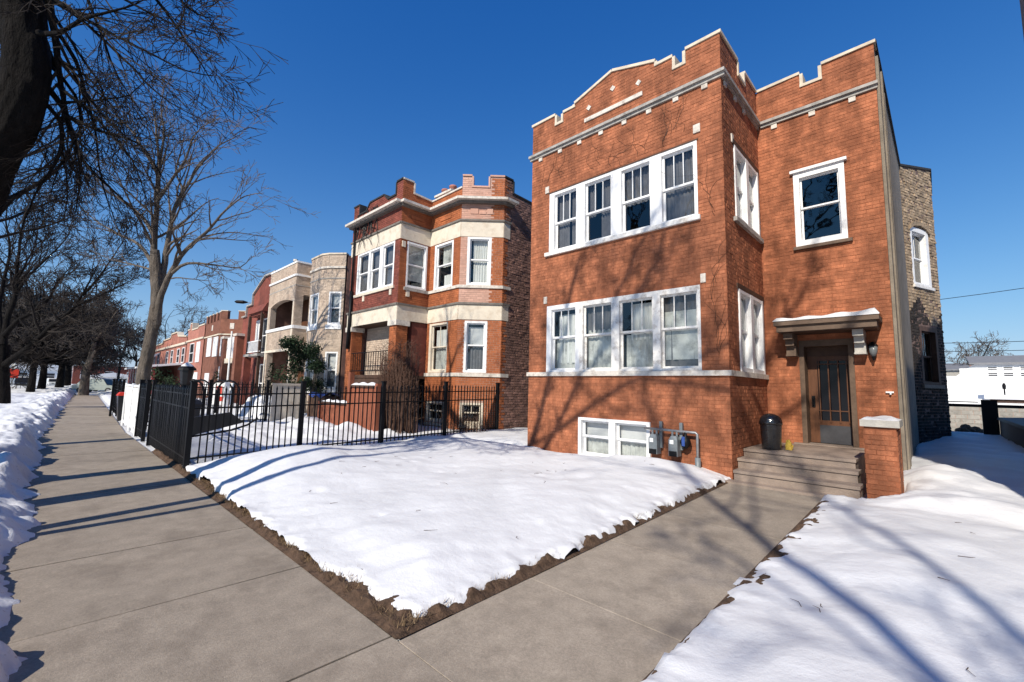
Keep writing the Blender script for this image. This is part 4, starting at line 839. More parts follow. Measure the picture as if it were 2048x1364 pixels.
for fr, l, wn in allp:
    hs = [(.12, l - .12, 4.62, 6.25), (.12, l - .12, 1.5, 3.3)] if wn else []
    wall_mesh(fr, [(0, 8.12), (l, 8.12)], 0, hs, .25).build('bay_wall', M['mortar_b'], H3)
    lay_bricks(fr, brick_list(fr, [(0.002, 8.12), (l - .002, 8.12)], 0, hs, proud=.007), M['beige'], H3)
    for h in hs:
        window(fr, h[0], h[1], h[2], h[3], H3, M['white'], cur=[(M['blind'], .1, 1, .5, 1, 0), (M['dimcurtain'], 0, 1, 0, 1, 4)]); strip(fr, h[0] - .08, h[1] + .08, h[2] - .22, h[2] - .005, .05, M['white'], H3, 'sill')
    for z0, z1, n, m, nm in ((7.42, 7.52, .07, M['oldwhite'], 'cornice'), (6.9, 6.95, .03, M['greytrim'], 'string_course'), (8.12, 8.2, .04, M['stone'], 'coping')):
        mb = MB(); fr.box(mb, -.01, l + .01, -.02 if z1 < 8 else -.25, n, z0, z1); mb.build(nm, m, H3)
for fr, a, b in ((p1, AX0, AX1 + .02), (p2, AY, AYB)):
    for z0, z1, n, m, nm in ((7.42, 7.52, .07, M['white'], 'cornice'), (6.9, 6.95, .02, M['greytrim'], 'string_course'), (8.14, 8.23, .04, M['white'], 'coping'), (4.62, 4.78, .06, M['white'], 'balcony_cap'), (3.45, 3.58, .04, M['cream'], 'string_course')):
        mb = MB(); fr.box(mb, a, b, -.3 if z0 > 8 or nm == 'balcony_cap' else -.02, n, z0 + (.002 if fr is p2 else 0), z1 + (.002 if fr is p2 else 0)); mb.build(nm, m, H3)
for u in (AX0 + .02, AX1 - .2): strip(p1, u, u + .17, 0, 4.6, .03, M['cream'], H3, 'corner_strip'); strip(p1, u + .02, u + .13, 4.8, 6.2, .02, M['cream'], H3, 'corner_strip')
mb = MB(); mb.box(AX0 + .02, AX0 + .3, AY + .31, 22, 0, 8.1); mb.box(AX0, AX1 + ch_, 22, 22.3, 0, 8.1); mb.box(AX1 + ch_ - .3, AX1 + ch_, AYB + .1, 22, 0, 8.1); mb.build('rear_wall', M['common'], H3)
mb = MB(); mb.box(AX0 + .1, AX1 - .05, AY + .2, 22, 7.55, 7.65); mb.box(AX1, AX1 + ch_ - .02, AYB + .2, 22, 7.55, 7.65); mb.box(AX0 + .31, AX1 - .31, AY + .32, 10.8, 4.2, 4.4); mb.build('roof', M['roof'], H3)
mb = MB(); mb.box(AX0 + .3, AX1 + .05, 9.75, 9.95, 0, 7.5); mb.build('loggia_back_wall', M['beige'], H3)
for z in (.4, 4.45):
    mb = MB(); mb.box(-26.6, -25.5, 9.68, 9.75, z, z + 2.1); mb.build('loggia_door', M['door'], H3)
mb = MB(); mb.box(AX1 + .3, AX1 + ch_ - .3, 11.2, 11.3, 0, 7.5); mb.build('inner_wall', M['dark'], H3)
CH = MB(); CH.box(-28.0, -27.5, 9.3, 9.8, 7.6, 8.75); ch = CH.build('chimney', M['redbrick'], H3); MB().lathe((-27.75, 9.55, 8.75), [(.12, 0), (.1, .35), (.15, .38), (.13, .5)], 8).build('chimney_pot', M['oldwhite'], ch)

# ------------------------------------------------------------------ further houses down the street
def simple_window(fr, u0, u1, z0, z1, par, fm=None, gm=None, board=None, n=0.0):
    fm = fm or M['white']; mb = MB(); t = .07
    fr.box(mb, u0, u0 + t, n - .02, n + .05, z0, z1); fr.box(mb, u1 - t, u1, n - .02, n + .05, z0, z1); fr.box(mb, u0 + t, u1 - t, n - .02, n + .048, z1 - t, z1); fr.box(mb, u0 + t, u1 - t, n - .02, n + .06, z0, z0 + t)
    if not board: fr.box(mb, u0 + t, u1 - t, n - .02, n + .04, (z0 + z1) / 2 - .03, (z0 + z1) / 2 + .03)
    W = mb.build('window', fm, par); mb = MB(); fr.box(mb, u0 + t, u1 - t, n - .02, n + .012, z0 + t, z1 - t); mb.build('board' if board else 'pane', board or gm or M['black'], W); return W
def merlons(fr, a, b, z, h, w, m, par, th=.3, cap=None):
    n = max(1, int((b - a) / (2 * w)))
    for k in range(n + 1):
        u = a + (b - a - w) * k / n; mb = MB(); fr.box(mb, u, u + w, -th, .012, z, z + h); q = mb.build('merlon', m, par)
        mb = MB(); fr.box(mb, u - .03, u + w + .03, -th - .03, .04, z + h, z + h + .06); mb.build('merlon_cap', cap or M['stone'], q)
# fourth: narrow dark red house half hidden behind the beige one
H4 = thing('dark_red_house', 'dark red gabled house squeezed behind the beige house', 'house', (-32, 12, 0))
f4 = F(0, 9.0, 1, 0); tp = [(-35.6, 6.3), (-34.6, 6.3), (-34.6, 7.0), (-33.4, 7.0), (-33.4, 7.7), (-32.2, 8.2), (-31.2, 8.6), (-30.4, 8.6), (-29.2, 8.6)]
wall_mesh(f4, tp, 0, [], .4).build('front_wall', M['redbrick'], H4); coping(f4, tp, .1, -.45, .12, M['greytrim'], H4)
mb = MB(); mb.box(-35.6, -29.2, 9.4, 20, 0, 6.3); mb.build('body', M['redbrick'], H4)
mb = MB(); mb.box(-32.0, -29.3, 8.5, 9.0, 5.95, 6.1); mb.hexa([(-32.2, 8.35, 6.1), (-29.2, 8.35, 6.1), (-29.2, 9.0, 6.1), (-32.2, 9.0, 6.1), (-32.2, 8.6, 6.6), (-29.2, 8.6, 6.6), (-29.2, 9.0, 6.8), (-32.2, 9.0, 6.8)]); mb.build('porch_roof', M['redbrick'], H4)
mb = MB(); mb.box(-32.1, -29.3, 8.3, 9.0, 3.35, 3.5); mb.build('porch_deck', M['greytrim'], H4)
for x in (-32.0, -29.6): MB().box(x, x + .16, 8.4, 8.55, .1, 6.0).build('porch_post', M['darkwood'], H4)
mb = MB(); mb.box(-32.0, -29.4, 8.42, 8.48, 4.25, 4.32); mb.box(-32.0, -29.4, 8.42, 8.48, 3.6, 3.66); mb.build('porch_rail', M['white'], H4)
for k in range(15): MB().box(-31.9 + .17 * k, -31.85 + .17 * k, 8.43, 8.47, 3.66, 4.25).build('baluster', M['white'], H4)
simple_window(f4, -32.3, -31.3, 3.9, 5.8, H4, board=M['blind']); simple_window(f4, -30.9, -29.9, 3.6, 5.8, H4); simple_window(f4, -30.8, -29.8, .5, 2.9, H4)
mb = MB(); mb.box(-32.2, -31.8, 8.3, 8.7, 0, 3.3); mb.build('porch_pier', M['redbrick'], H4)
# fifth: castellated brown brick house with boarded white porches
H5 = thing('castellated_house', 'brown brick house with battlements and white boarded upper windows', 'house', (-39, 12, 0))
c5 = (-40.0, 8.6); f5a, f5b, f5c = F(0, 8.6, 1, 0), F(c5[0], c5[1], 1, 1), F(c5[0] + 1.3, 0, 0, 1); L5 = 1.3 / r2
for fr, a, b, top in ((f5a, -44.8, -40, 6.55), (f5b, 0, L5, 6.62), (F(0, 9.9, 1, 0), -38.7, -34.6, 6.5)):
    wall_mesh(fr, [(a, top), (b, top)], 0, [], .35).build('wall', M['brown'], H5); merlons(fr, a, b, top, .62, .5, M['brown'], H5)
    strip(fr, a, b, 5.36, 5.46, .06, M['stone'], H5, 'string_course')
    mb = MB(); u = (a + b) / 2; fr.box(mb, u - .16, u + .16, -.02, .03, 5.85, 6.3); mb.build('stone_shield', M['oldwhite'], H5)
mb = MB(); mb.prism([(-44.8, 8.95, 0), (-40.1, 8.95, 0), (-39.0, 10.1, 0), (-34.6, 10.25, 0), (-34.6, 20, 0), (-44.8, 20, 0)], (0, 0, 6.1)); mb.build('body', M['brown'], H5)
for fr, a, b, z0, z1 in ((f5a, -43.6, -42.2, 3.75, 5.3), (f5a, -41.6, -40.2, 3.7, 5.25), (f5b, .15, L5 - .15, 3.7, 5.2)): simple_window(fr, a, b, z0, z1, H5, board=M['blind'])
for fr, a, b, z0, z1 in ((f5a, -43.4, -42.0, .6, 2.4),): simple_window(fr, a, b, z0, z1, H5, board=M['blind'])
simple_window(f5b, .2, L5 - .2, 1.0, 2.9, H5)
for x in (-38.5, -35.2):
    mb = MB(); mb.box(x - .35, x + .35, 8.55, 9.2, 0, 4.95); q = mb.build('porch_pier', M['brown'], H5); MB().box(x - .42, x + .42, 8.48, 9.27, 4.95, 5.12).build('pier_cap', M['oldwhite'], q)
mb = MB(); mb.box(-38.15, -35.55, 8.75, 8.95, 3.45, 5.0); mb.build('porch_screen', M['siding'], H5); mb = MB(); mb.box(-38.2, -35.5, 8.65, 9.9, 3.1, 3.45); mb.build('porch_beam', M['stone'], H5)
simple_window(F(0, 9.9, 1, 0), -37.9, -36.9, .6, 2.8, H5); simple_window(F(0, 9.9, 1, 0), -36.5, -35.8, .5, 2.8, H5, M['darkwood'])
# sixth and seventh
H6 = thing('red_house', 'pinkish red brick house with small tower beyond the castellated one', 'house', (-48.5, 12, 0))
f6 = F(0, 8.6, 1, 0); tp = [(-52.0, 6.55), (-51.0, 6.55), (-51.0, 7.1), (-50.2, 7.1), (-50.2, 6.45), (-47.6, 6.45), (-47.4, 6.6), (-45.1, 6.6)]
wall_mesh(f6, tp, 0, [], .4).build('front_wall', M['salmon'], H6); coping(f6, tp, .1, -.45, .06, M['stone'], H6); mb = MB(); mb.box(-52, -45.1, 9, 20, 0, 6.4); mb.build('body', M['salmon'], H6)
strip(f6, -52, -45.1, 5.4, 5.55, .1, M['stone'], H6, 'cornice'); simple_window(f6, -50.3, -48.6, 3.4, 5.2, H6); simple_window(f6, -47.6, -46.2, 3.4, 5.2, H6, board=M['blind']); simple_window(f6, -47.9, -46.2, .6, 2.5, H6, board=M['blind']); simple_window(f6, -50.8, -49.5, .6, 2.6, H6)
H7 = thing('salmon_house', 'long salmon brick house with white awnings behind the maroon porch', 'house', (-62, 12, 0))
f7 = F(0, 8.6, 1, 0); tp = [(-75, 6.0), (-66, 6.0), (-65.4, 6.3), (-61, 6.35), (-60.4, 6.75), (-57.2, 6.75), (-56.6, 6.3), (-52.3, 6.0)]
wall_mesh(f7, tp, 0, [], .4).build('front_wall', M['salmon'], H7); coping(f7, tp, .12, -.45, .1, M['stone'], H7); mb = MB(); mb.box(-75, -52.3, 9, 20, 0, 5.9); mb.build('body', M['salmon'], H7)
strip(f7, -75, -52.3, 5.3, 5.5, .15, M['cream'], H7, 'cornice')
for x in (-72, -69, -63, -60, -56.5, -54): simple_window(f7, x, x + 1.3, 3.5, 5.0, H7)
for x in (-72.2, -69.2): mb = MB(); mb.hexa([f7.P(x, .9, 4.2), f7.P(x + 1.7, .9, 4.2), f7.P(x + 1.7, .01, 4.9), f7.P(x, .01, 4.9), f7.P(x, .9, 4.3), f7.P(x + 1.7, .9, 4.3), f7.P(x + 1.7, .01, 5.05), f7.P(x, .01, 5.05)]); mb.build('awning', M['siding'], H7)
mb = MB(); mb.box(-73, -53.5, 6.4, 6.6, .3, 2.9); mb.build('porch_front', M['maroon'], H7)
mb = MB(); mb.hexa([(-73.4, 6.0, 2.95), (-53.2, 6.0, 2.95), (-53.2, 8.6, 3.3), (-73.4, 8.6, 3.3), (-73.4, 6.0, 3.15), (-53.2, 6.0, 3.15), (-53.2, 8.6, 3.5), (-73.4, 8.6, 3.5)]); mb.build('porch_roof', M['snow'], H7)
for k in range(9): MB().box(-72.6 + 2.3 * k, -72.4 + 2.3 * k, 6.34, 6.4, .3, 2.95).build('porch_post', M['white'], H7)

# ------------------------------------------------------------------ fences
def picket_fence(x0, y0, x1, y1, posts, label, h=1.60, z=None, gap=.125, t=.011, group=None, m=None, rails=(.18, 1.15, 1.42), postr=.045, tip=True, rail_t=.018):
    m = m or M['iron']; L = sqrt((x1 - x0) ** 2 + (y1 - y0) ** 2); fr = F(x0, y0, x1 - x0, y1 - y0); G = lambda u: (float(gz(y0 + (y1 - y0) * u / L)) + .05 if z is None else z)
    T = thing('picket_fence', label, 'fence', (x0, y0, 0), group); rgp = random.Random(int(x0 * 10))
    for u in posts:
        mb = MB(); zz = G(u) - .08; fr.box(mb, u - postr, u + postr, -postr, postr, zz, zz + h + .16); mb.box(*(lambda c: (c[0] - postr - .012, c[0] + postr + .012, c[1] - postr - .012, c[1] + postr + .012))(fr.P(u, 0, 0)), zz + h + .16, zz + h + .19); mb.build('post', m, T)
    for r in rails:
        mb = MB(); mb.hexa([fr.P(0, rail_t, G(0) + r), fr.P(L, rail_t, G(L) + r), fr.P(L, -rail_t, G(L) + r), fr.P(0, -rail_t, G(0) + r), fr.P(0, rail_t, G(0) + r + .03), fr.P(L, rail_t, G(L) + r + .03), fr.P(L, -rail_t, G(L) + r + .03), fr.P(0, -rail_t, G(0) + r + .03)]); mb.build('rail', m, T)
    me = None; n = int(L / gap)
    if me is None:
        mb = MB(); mb.box(-t, t, -t, t, 0, h - .06); mb.add([(-t * 1.6, -t * 1.6, h - .06), (t * 1.6, -t * 1.6, h - .06), (t * 1.6, t * 1.6, h - .06), (-t * 1.6, t * 1.6, h - .06), (0, 0, h + .03)], [(0, 1, 2, 3), (0, 1, 4), (1, 2, 4), (2, 3, 4), (3, 0, 4)]); me = mb.mesh('picket', m)
    for k in range(n):
        u = (k + .5) * L / n
        if any(abs(u - p) < postr + .03 for p in posts): continue
        o = bpy.data.objects.new('picket', me); COL.objects.link(o); o.parent = T; p = fr.P(u, 0, 0); o.location = (p[0] - x0, p[1] - y0, G(u) - .02); o.rotation_euler = (rgp.uniform(-.008, .008), rgp.uniform(-.008, .008), atan2(fr.u[1], fr.u[0]))
    return T
FX, FY = -10.62, 1.93
picket_fence(FX, FY, -11.0, 11.2, (0, 2.14, 4.28, 6.45, 8.75), 'black iron picket fence running back from the corner post towards the houses')
picket_fence(FX - .1, FY, -15.55, FY + .02, (4.93,), 'black iron picket fence beside the pavement, the longest panel next to the corner post', gap=.062, t=.016)
picket_fence(-16.75, FY + .02, -18.35, FY + .03, (0, 1.6), 'short black picket panel beyond the gate opening along the pavement', gap=.062, t=.016)
picket_fence(-25.6, FY + .2, -34.6, FY + .52, (0, 3, 6, 9), 'far black picket fence along the pavement past the white mesh gate', gap=.13)
picket_fence(-18.95, 2.05, -18.95, 5.9, (0, 1.9, 3.8), 'low black picket fence between the cream boards and the pavement', gap=.14, t=.014)
picket_fence(-28.4, 2.0, -28.5, 8.0, (0, 2, 4, 6), 'picket fence between the beige house and the castellated house', gap=.16, t=.014)
# open gate of horizontal sheet hanging inside the fence
GT = thing('metal_gate', 'dark sheet-metal gate leaf tilted behind the corner of the picket fence', 'gate', (-11.4, 2.4, 0))
mb = MB(); mb.hexa([(-11.25, 2.10, .62), (-11.25, 3.05, .86), (-11.29, 3.05, .86), (-11.29, 2.10, .62), (-11.25, 2.10, 1.00), (-11.25, 2.75, 1.09), (-11.29, 2.75, 1.09), (-11.29, 2.10, 1.00)]); mb.build('panel', M['black'], GT)
mb = MB(); mb.tube([(-11.24, 2.06, .60), (-11.24, 2.8, .70), (-11.22, 3.1, .80), (-11.2, 3.3, .95)], .022, 6); mb.tube([(-11.27, 2.08, .05), (-11.27, 2.08, 1.2)], .03, 6); mb.build('bar', M['iron'], GT)
# white framed chain-link gate
WG = thing('mesh_gate', 'white framed wire-mesh fence panel beside the pavement', 'gate', (-20.6, FY, 0))
fw = F(-18.5, FY + .03, -1, 0.004)
for u in (.05, 1.9, 4.1): mb = MB(); mb.tube([fw.P(u, 0, -.02), fw.P(u, 0, 1.62)], .05, 8); mb.build('post', M['white'], WG)
for z in (.14, 1.5): mb = MB(); fw.box(mb, .05, 4.1, -.035, .035, z, z + .08); mb.build('rail', M['white'], WG)
mb = MB()
for k in range(34):
    u = .1 + .118 * k; mb.tube([fw.P(u, 0, .2), fw.P(min(u + .65, 4.1), 0, 1.5)], .0045, 3); mb.tube([fw.P(u, .006, 1.5), fw.P(min(u + .65, 4.1), .006, .2)], .0045, 3)
mb.build('wire_mesh', M['galv'], WG)
# cream boards fence
CF = thing('board_fence', 'cream painted board fence panel behind the iron pickets', 'fence', (-18.9, 6.6, 0)); fc = F(-18.9, 0, 0, 1)
for k in range(8): mb = MB(); fc.box(mb, 6.0 + .15 * k, 6.14 + .15 * k, 0, .03 + .004 * (k % 2), .15, 1.66); mb.build('board', M['cream'], CF)
mb = MB(); fc.box(mb, 5.96, 7.24, -.02, .07, 1.66, 1.74); mb.build('cap_rail', M['cream'], CF)
tag(MB().box(-18.98, -18.84, 4.38, 4.52, .05, 1.74).build('fence_post', M['white']), 'white square post standing among the iron pickets', 'post')
# ------------------------------------------------------------------ small things in the yards
def conifer(label, x, y, h, r, n=700, z0=.1):
    T = thing('conifer', label, 'shrub', (x, y, 0)); rg = random.Random(int(x * 7)); MB().tube([(x, y, 0), (x, y, h * .9)], [.05, .02], 6).build('trunk', M['palebark'], T)
    mb = MB()
    for i in range(n):
        t = rg.random() ** .8; a = rg.uniform(0, 2 * pi); rr = r * (1 - t) ** .8 * rg.uniform(.45, 1.08) + .03; z = z0 + h * t
        c = Vector((x + rr * cos(a), y + rr * sin(a), z)); d = Vector((cos(a), sin(a), rg.uniform(-.2, .9))).normalized() * rg.uniform(.07, .16); s = Vector((-sin(a), cos(a), rg.uniform(-.4, .4))) * rg.uniform(.02, .05)
        mb.add([c - s, c + s, c + d], [(0, 1, 2)])
    mb.build('crown', M['evergreen'], T); return T
conifer('slim dark conical evergreen by the beige house porch', -23.3, 7.3, 2.6, .50)
conifer('tall thin evergreen next to the castellated house', -29.6, 6.4, 2.2, .5, 500)
def leafy(label, x, y, z0, z1, r, n, name='evergreen_shrub', m=None):
    T = thing(name, label, 'shrub', (x, y, 0)); rg = random.Random(int(y * 31)); mb = MB()
    for k in range(6): mb.tube([(x + rg.uniform(-.1, .1), y, .05), (x + rg.uniform(-.5, .5) * r, y + rg.uniform(-.5, .5) * r, z0 + (z1 - z0) * .6)], [.03, .012], 5)
    mb.build('stems', M['palebark'], T); mb = MB(); cl = [(rg.uniform(-.75, .75) * r, rg.uniform(-.75, .75) * r, rg.uniform(z0 + .15, z1 - .15), rg.uniform(.22, .42) * r) for _ in range(16)]
    for i in range(n):
        cx, cy, cz, cr = cl[i % 16]; d = Vector((rg.gauss(0, 1), rg.gauss(0, 1), rg.gauss(0, .8))).normalized(); c = Vector((x + cx, y + cy, cz)) + d * cr * rg.uniform(.6, 1.05)
        e = Vector((rg.gauss(0, 1), rg.gauss(0, 1), rg.gauss(0, 1))).normalized() * rg.uniform(.05, .12); s = e.cross(d).normalized() * rg.uniform(.02, .05) if e.cross(d).length > 1e-4 else Vector((.03, 0, 0)); mb.add([c - s, c + s, c + e], [(0, 1, 2)])
    mb.build('crown', m or M['evergreen'], T); return T
leafy('broad dark evergreen shrub in front of the beige house bay', -20.6, 8.0, 1.3, 4.1, 1.25, 7000)
leafy('low dark evergreen at the left foot of the big yard tree', -24.4, 3.5, .3, 1.9, .8, 700)
leafy('rounded evergreen shrub behind the mesh gate', -27.0, 3.2, .3, 2.6, .9, 700)
def bare_shrub(label, x0, x1, y0, y1, n, h, m=None, spread=.25, wd=1.0):
    mb = MB(); rg = random.Random(int(x0 * 13 + n))
    for i in range(n):
        x, y = rg.uniform(x0, x1), rg.uniform(y0, y1); hh = h * rg.uniform(.45, 1.0); pts = [(x, y, .05)]; a = rg.uniform(0, 2 * pi); sp = rg.uniform(0, spread)
        for k in range(1, 6): pts.append((x + cos(a) * sp * (k / 5) ** 1.5 + rg.gauss(0, .02), y + sin(a) * sp * (k / 5) ** 1.5 + rg.gauss(0, .02), .05 + hh * k / 5))
        mb.tube(pts, [.008 * wd, .007 * wd, .006 * wd, .005 * wd, .004 * wd, .002 * wd], 3)
        for q in range(7):
            k = rg.randint(2, 5); b = Vector(pts[k]); d = Vector((rg.gauss(0, 1), rg.gauss(0, 1), rg.uniform(.2, 1.2))).normalized() * rg.uniform(.1, .32); mb.tube([b, b + d * .6 + Vector((0, 0, .02)), b + d], [.004 * wd, .003 * wd, .0015 * wd], 3)
    return tag(mb.build('bare_shrub', m or M['shrubtwig']), label, 'shrub')
bare_shrub('tall leafless red-brown thicket in front of the open porch pillar', -13.7, -12.0, 7.5, 8.2, 520, 3.1, wd=1.5)
bare_shrub('thin leafless stems under the basement windows of the corner bay', -12.0, -10.6, 9.0, 10.0, 60, 1.1, spread=.15)
bare_shrub('leafless bush against the side of the cream boards', -19.9, -19.2, 6.2, 7.4, 40, 1.5)
bare_shrub('scrubby leafless bush behind the far black pickets', -31, -29, 3, 4.5, 60, 1.6)
# garden arches
for (x, y), lb in (((-20.9, 3.9), 'dark arched garden trellis seen behind the pickets, the one nearer the gate'), ((-19.8, 4.6), 'dark arched garden trellis close to the white post')):
    T = thing('garden_arch', lb, 'trellis', (x, y, 0), 'arched garden trellises'); fr = F(x, y, .75, .66); mb = MB()
    for dn in (-.2, .2): mb.tube([fr.P(-.45, dn, .05), fr.P(-.45, dn, 1.35)] + [fr.P(-.45 * cos(pi * k / 8), dn, 1.35 + .45 * sin(pi * k / 8)) for k in range(1, 8)] + [fr.P(.45, dn, 1.35), fr.P(.45, dn, .05)], .035, 6)
    mb.build('frame', M['iron'], T); mb = MB()
    for k in range(6): mb.tube([fr.P(-.36 + .144 * k, 0, .1), fr.P(-.36 + .144 * k, 0, 1.3 + .3 * (1 - abs(k - 2.5) / 2.5))], .018, 4)
    mb.build('lattice', M['darkwood'], T)
SG = thing('yard_sign', 'white yard sign with red markings behind the pickets', 'sign', (-22.6, 5.2, 0)); fr = F(-22.6, 5.2, .75, .66)
mb = MB(); fr.box(mb, -.45, .45, -.015, .015, .75, 1.7); mb.build('board', M['siding'], SG); mb = MB(); mb.tube([fr.P(-.4, 0, 0), fr.P(-.4, 0, .75)], .02, 5); mb.tube([fr.P(.4, 0, 0), fr.P(.4, 0, .75)], .02, 5); mb.build('leg', M['galv'], SG)
mb = MB(); fr.box(mb, -.3, -.05, .016, .022, 1.2, 1.55); fr.box(mb, -.15, .2, .016, .021, .9, 1.1); mb.build('red_mark', M['red'], SG)
# lantern post and white pole
LP = thing('lantern_post', 'big black coach lantern on a post with snow on its roof', 'lamp post', (-18.9, 3.2, 0)); x, y = -18.9, 3.2
MB().lathe((x, y, 0), [(.16, 0), (.14, .2), (.07, .35), (.06, 1.5), (.10, 1.55), (.20, 1.62)], 10).build('post', M['iron'], LP)
MB().lathe((x, y, 1.62), [(.16, 0), (.21, .5)], 8).build('globe', M['black'], LP); MB().lathe((x, y, 2.12), [(.28, 0), (.25, .08), (.15, .18), (.03, .26)], 10).build('roof', M['iron'], LP)
MB().lathe((x, y, 2.18), [(.22, .03), (.18, .10), (.10, .17), (.03, .22)], 10).build('snow_cap', M['snow'], LP)
WP = thing('white_pole', 'tall slim white pole in front of the castellated house', 'pole', (-27.6, 6.5, 0)); MB().tube([(-27.6, 6.5, 0), (-27.6, 6.5, 4.5)], [.05, .045], 10).build('shaft', M['siding'], WP);
tag(snow_ridge(-23.6, -20.4, 6.0, 7.2, .2, 1.0, 'rounded heap of snow in the yard of the beige house'), 'rounded heap of snow in the yard of the beige house', 'snow')
# bins along the pavement
def wheelie(label, x, y, lidm):
    T = thing('wheeled_bin', label, 'bin', (x, y, 0)); mb = MB(); mb.hexa([(x - .25, y - .28, .06), (x + .25, y - .28, .06), (x + .25, y + .28, .06), (x - .25, y + .28, .06), (x - .32, y - .36, 1.08), (x + .32, y - .36, 1.08), (x + .32, y + .36, 1.08), (x - .32, y + .36, 1.08)]); mb.build('body', M['black'], T)
    mb = MB(); mb.hexa([(x - .35, y - .39, 1.08), (x + .35, y - .39, 1.08), (x + .35, y + .39, 1.08), (x - .35, y + .39, 1.08), (x - .28, y - .3, 1.22), (x + .30, y - .3, 1.2), (x + .30, y + .3, 1.2), (x - .28, y + .3, 1.22)]); mb.build('lid', lidm, T)
    for s in (-.22, .22): MB().tube([(x - .28, y + s - .04, .1), (x - .28, y + s + .04, .1)], .1, 10).build('wheel', M['rubber'], T)
wheelie('black wheeled bin with a red lid at the edge of the pavement', -24.6, 2.25, M['red'])
wheelie('all black wheeled bin inside the mesh gate', -16.1, 2.75, M['black'])

# ------------------------------------------------------------------ trees
def branch(mb, p, d, length, r, level, rg, P, tips=None):
    """one limb with bends; spawns side shoots"""
    n = max(3, int(length / P['step'])); pts = [Vector(p)]; d = Vector(d).normalized(); rad = [r]
    for i in range(n):
        d = (d + Vector((rg.gauss(0, 1), rg.gauss(0, 1), rg.gauss(0, 1))) * P['wob'] + Vector((0, 0, P['up'][min(level, len(P['up']) - 1)]))).normalized()
        pts.append(pts[-1] + d * (length / n)); rad.append(max(r * (1 - (i + 1) / n * .8), P['rmin']))
    (mb[0] if level < P['split'] else mb[1]).tube(pts, rad, 7 if r > .06 else (5 if r > .02 else 3), cap=False)
    if level >= P['levels']: return
    shoots(mb, pts, rad, length, level, rg, P)
def shoots(mb, pts, rad, length, level, rg, P, start=.25, k=None):
    k = k or P['kids'][min(level, len(P['kids']) - 1)]; n = len(pts) - 1
    for j in range(k):
        t = start + (1 - start) * (j + rg.random()) / k; i = min(int(t * n), n - 1); f = t * n - i; q = pts[i].lerp(pts[i + 1], f); dd = (pts[i + 1] - pts[i]).normalized()
        s = Vector((rg.gauss(0, 1), rg.gauss(0, 1), rg.gauss(0, 1))); s = (s - dd * s.dot(dd)).normalized(); ang = rg.uniform(*P['ang'])
        nd = dd * cos(ang) + s * sin(ang); nl = length * rg.uniform(*P['lr']) * (1.15 - .55 * t); branch(mb, q, nd, max(nl, P['lmin']), max(rad[i] * rg.uniform(.45, .65), P['rmin']), level + 1, rg, P)
BASE = dict(step=.28, wob=.13, up=(.02, .02, .0, .0), rmin=.0035, levels=3, kids=(6, 6, 5), ang=(.45, 1.05), lr=(.35, .62), lmin=.18, split=1)
def limb(mb, pts, r0, r1, rg, P, k, which=0, level=0, start=.2, length=None):
    """limb through given points (smoothed), then side shoots"""
    pts = [Vector(p) for p in pts]; out = []
    for i in range(len(pts) - 1):
        a, b, c, d = pts[max(i - 1, 0)], pts[i], pts[i + 1], pts[min(i + 2, len(pts) - 1)]; m = max(2, int((c - b).length / P['step']))
        for j in range(m):
            t = j / m; out.append(.5 * ((2 * b) + (c - a) * t + (2 * a - 5 * b + 4 * c - d) * t * t + (3 * b - a - 3 * c + d) * t ** 3) + Vector((rg.gauss(0, 1), rg.gauss(0, 1), rg.gauss(0, 1))) * P['wob'] * P['step'] * .22)
    out.append(pts[-1]); n = len(out); rad = [r0 + (r1 - r0) * (i / (n - 1)) ** .8 for i in range(n)]
    mb[which].tube(out, rad, 10 if r0 > .12 else (6 if r0 > .03 else 4), cap=False)
    if P['levels'] < 0: return
    L = sum((out[i + 1] - out[i]).length for i in range(n - 1)); shoots(mb, out, rad, length or L, level, rg, P, start, k)
def bark_tube(mb, pts, r0, r1, seed, sides=60, step=.05, amp=.13, cell=8):
    """trunk with furrowed bark: ridges run along it and split here and there"""
    pts = [Vector(p) for p in pts]; out = []
    for i in range(len(pts) - 1):
        a, b, c, d = pts[max(i - 1, 0)], pts[i], pts[i + 1], pts[min(i + 2, len(pts) - 1)]; m = max(2, int((c - b).length / step))
        for j in range(m): t = j / m; out.append(.5 * ((2 * b) + (c - a) * t + (2 * a - 5 * b + 4 * c - d) * t * t + (3 * b - a - 3 * c + d) * t ** 3))
    out.append(pts[-1]); n = len(out); rad = [r0 + (r1 - r0) * (i / (n - 1)) ** .8 for i in range(n)]; base = len(mb.v); mb.tube(out, rad, sides, cap=False)
    V = np.array(mb.v[base:]).reshape(n, sides, 3); ctr = V.mean(1, keepdims=True); th = np.linspace(0, 1, sides, endpoint=False)[None, :] * np.ones((n, 1)); sg = np.cumsum([0] + [(out[i + 1] - out[i]).length for i in range(n - 1)])[:, None] * np.ones((1, sides))
    def ring(k, f, sd): # seamless round the trunk
        x = th * k; w_ = th; a = vnoise(x + .6 * vnoise(sg * 3, th * 0 + 1, sd), sg * f, sd); b = vnoise(x - k + .6 * vnoise(sg * 3, th * 0 + 1, sd), sg * f, sd); m_ = np.clip((w_ - .85) / .15, 0, 1); return a * (1 - m_) + b * m_
    r = 1 + amp * (np.abs(ring(cell * 2, 2.4, seed) - .5) * 2 - .5) + amp * .6 * (np.abs(ring(cell * 4, 6, seed + 3) - .5) * 2 - .5) + .12 * (ring(3, .9, seed + 7) - .5)
    V = ctr + (V - ctr) * r[..., None]; mb.v[base:] = [tuple(q) for q in V.reshape(-1, 3).tolist()]
def finish(T, mb, bm, tm):
    mb[0].build('trunk', bm, T, smooth=True); mb[1].build('crown', tm, T)
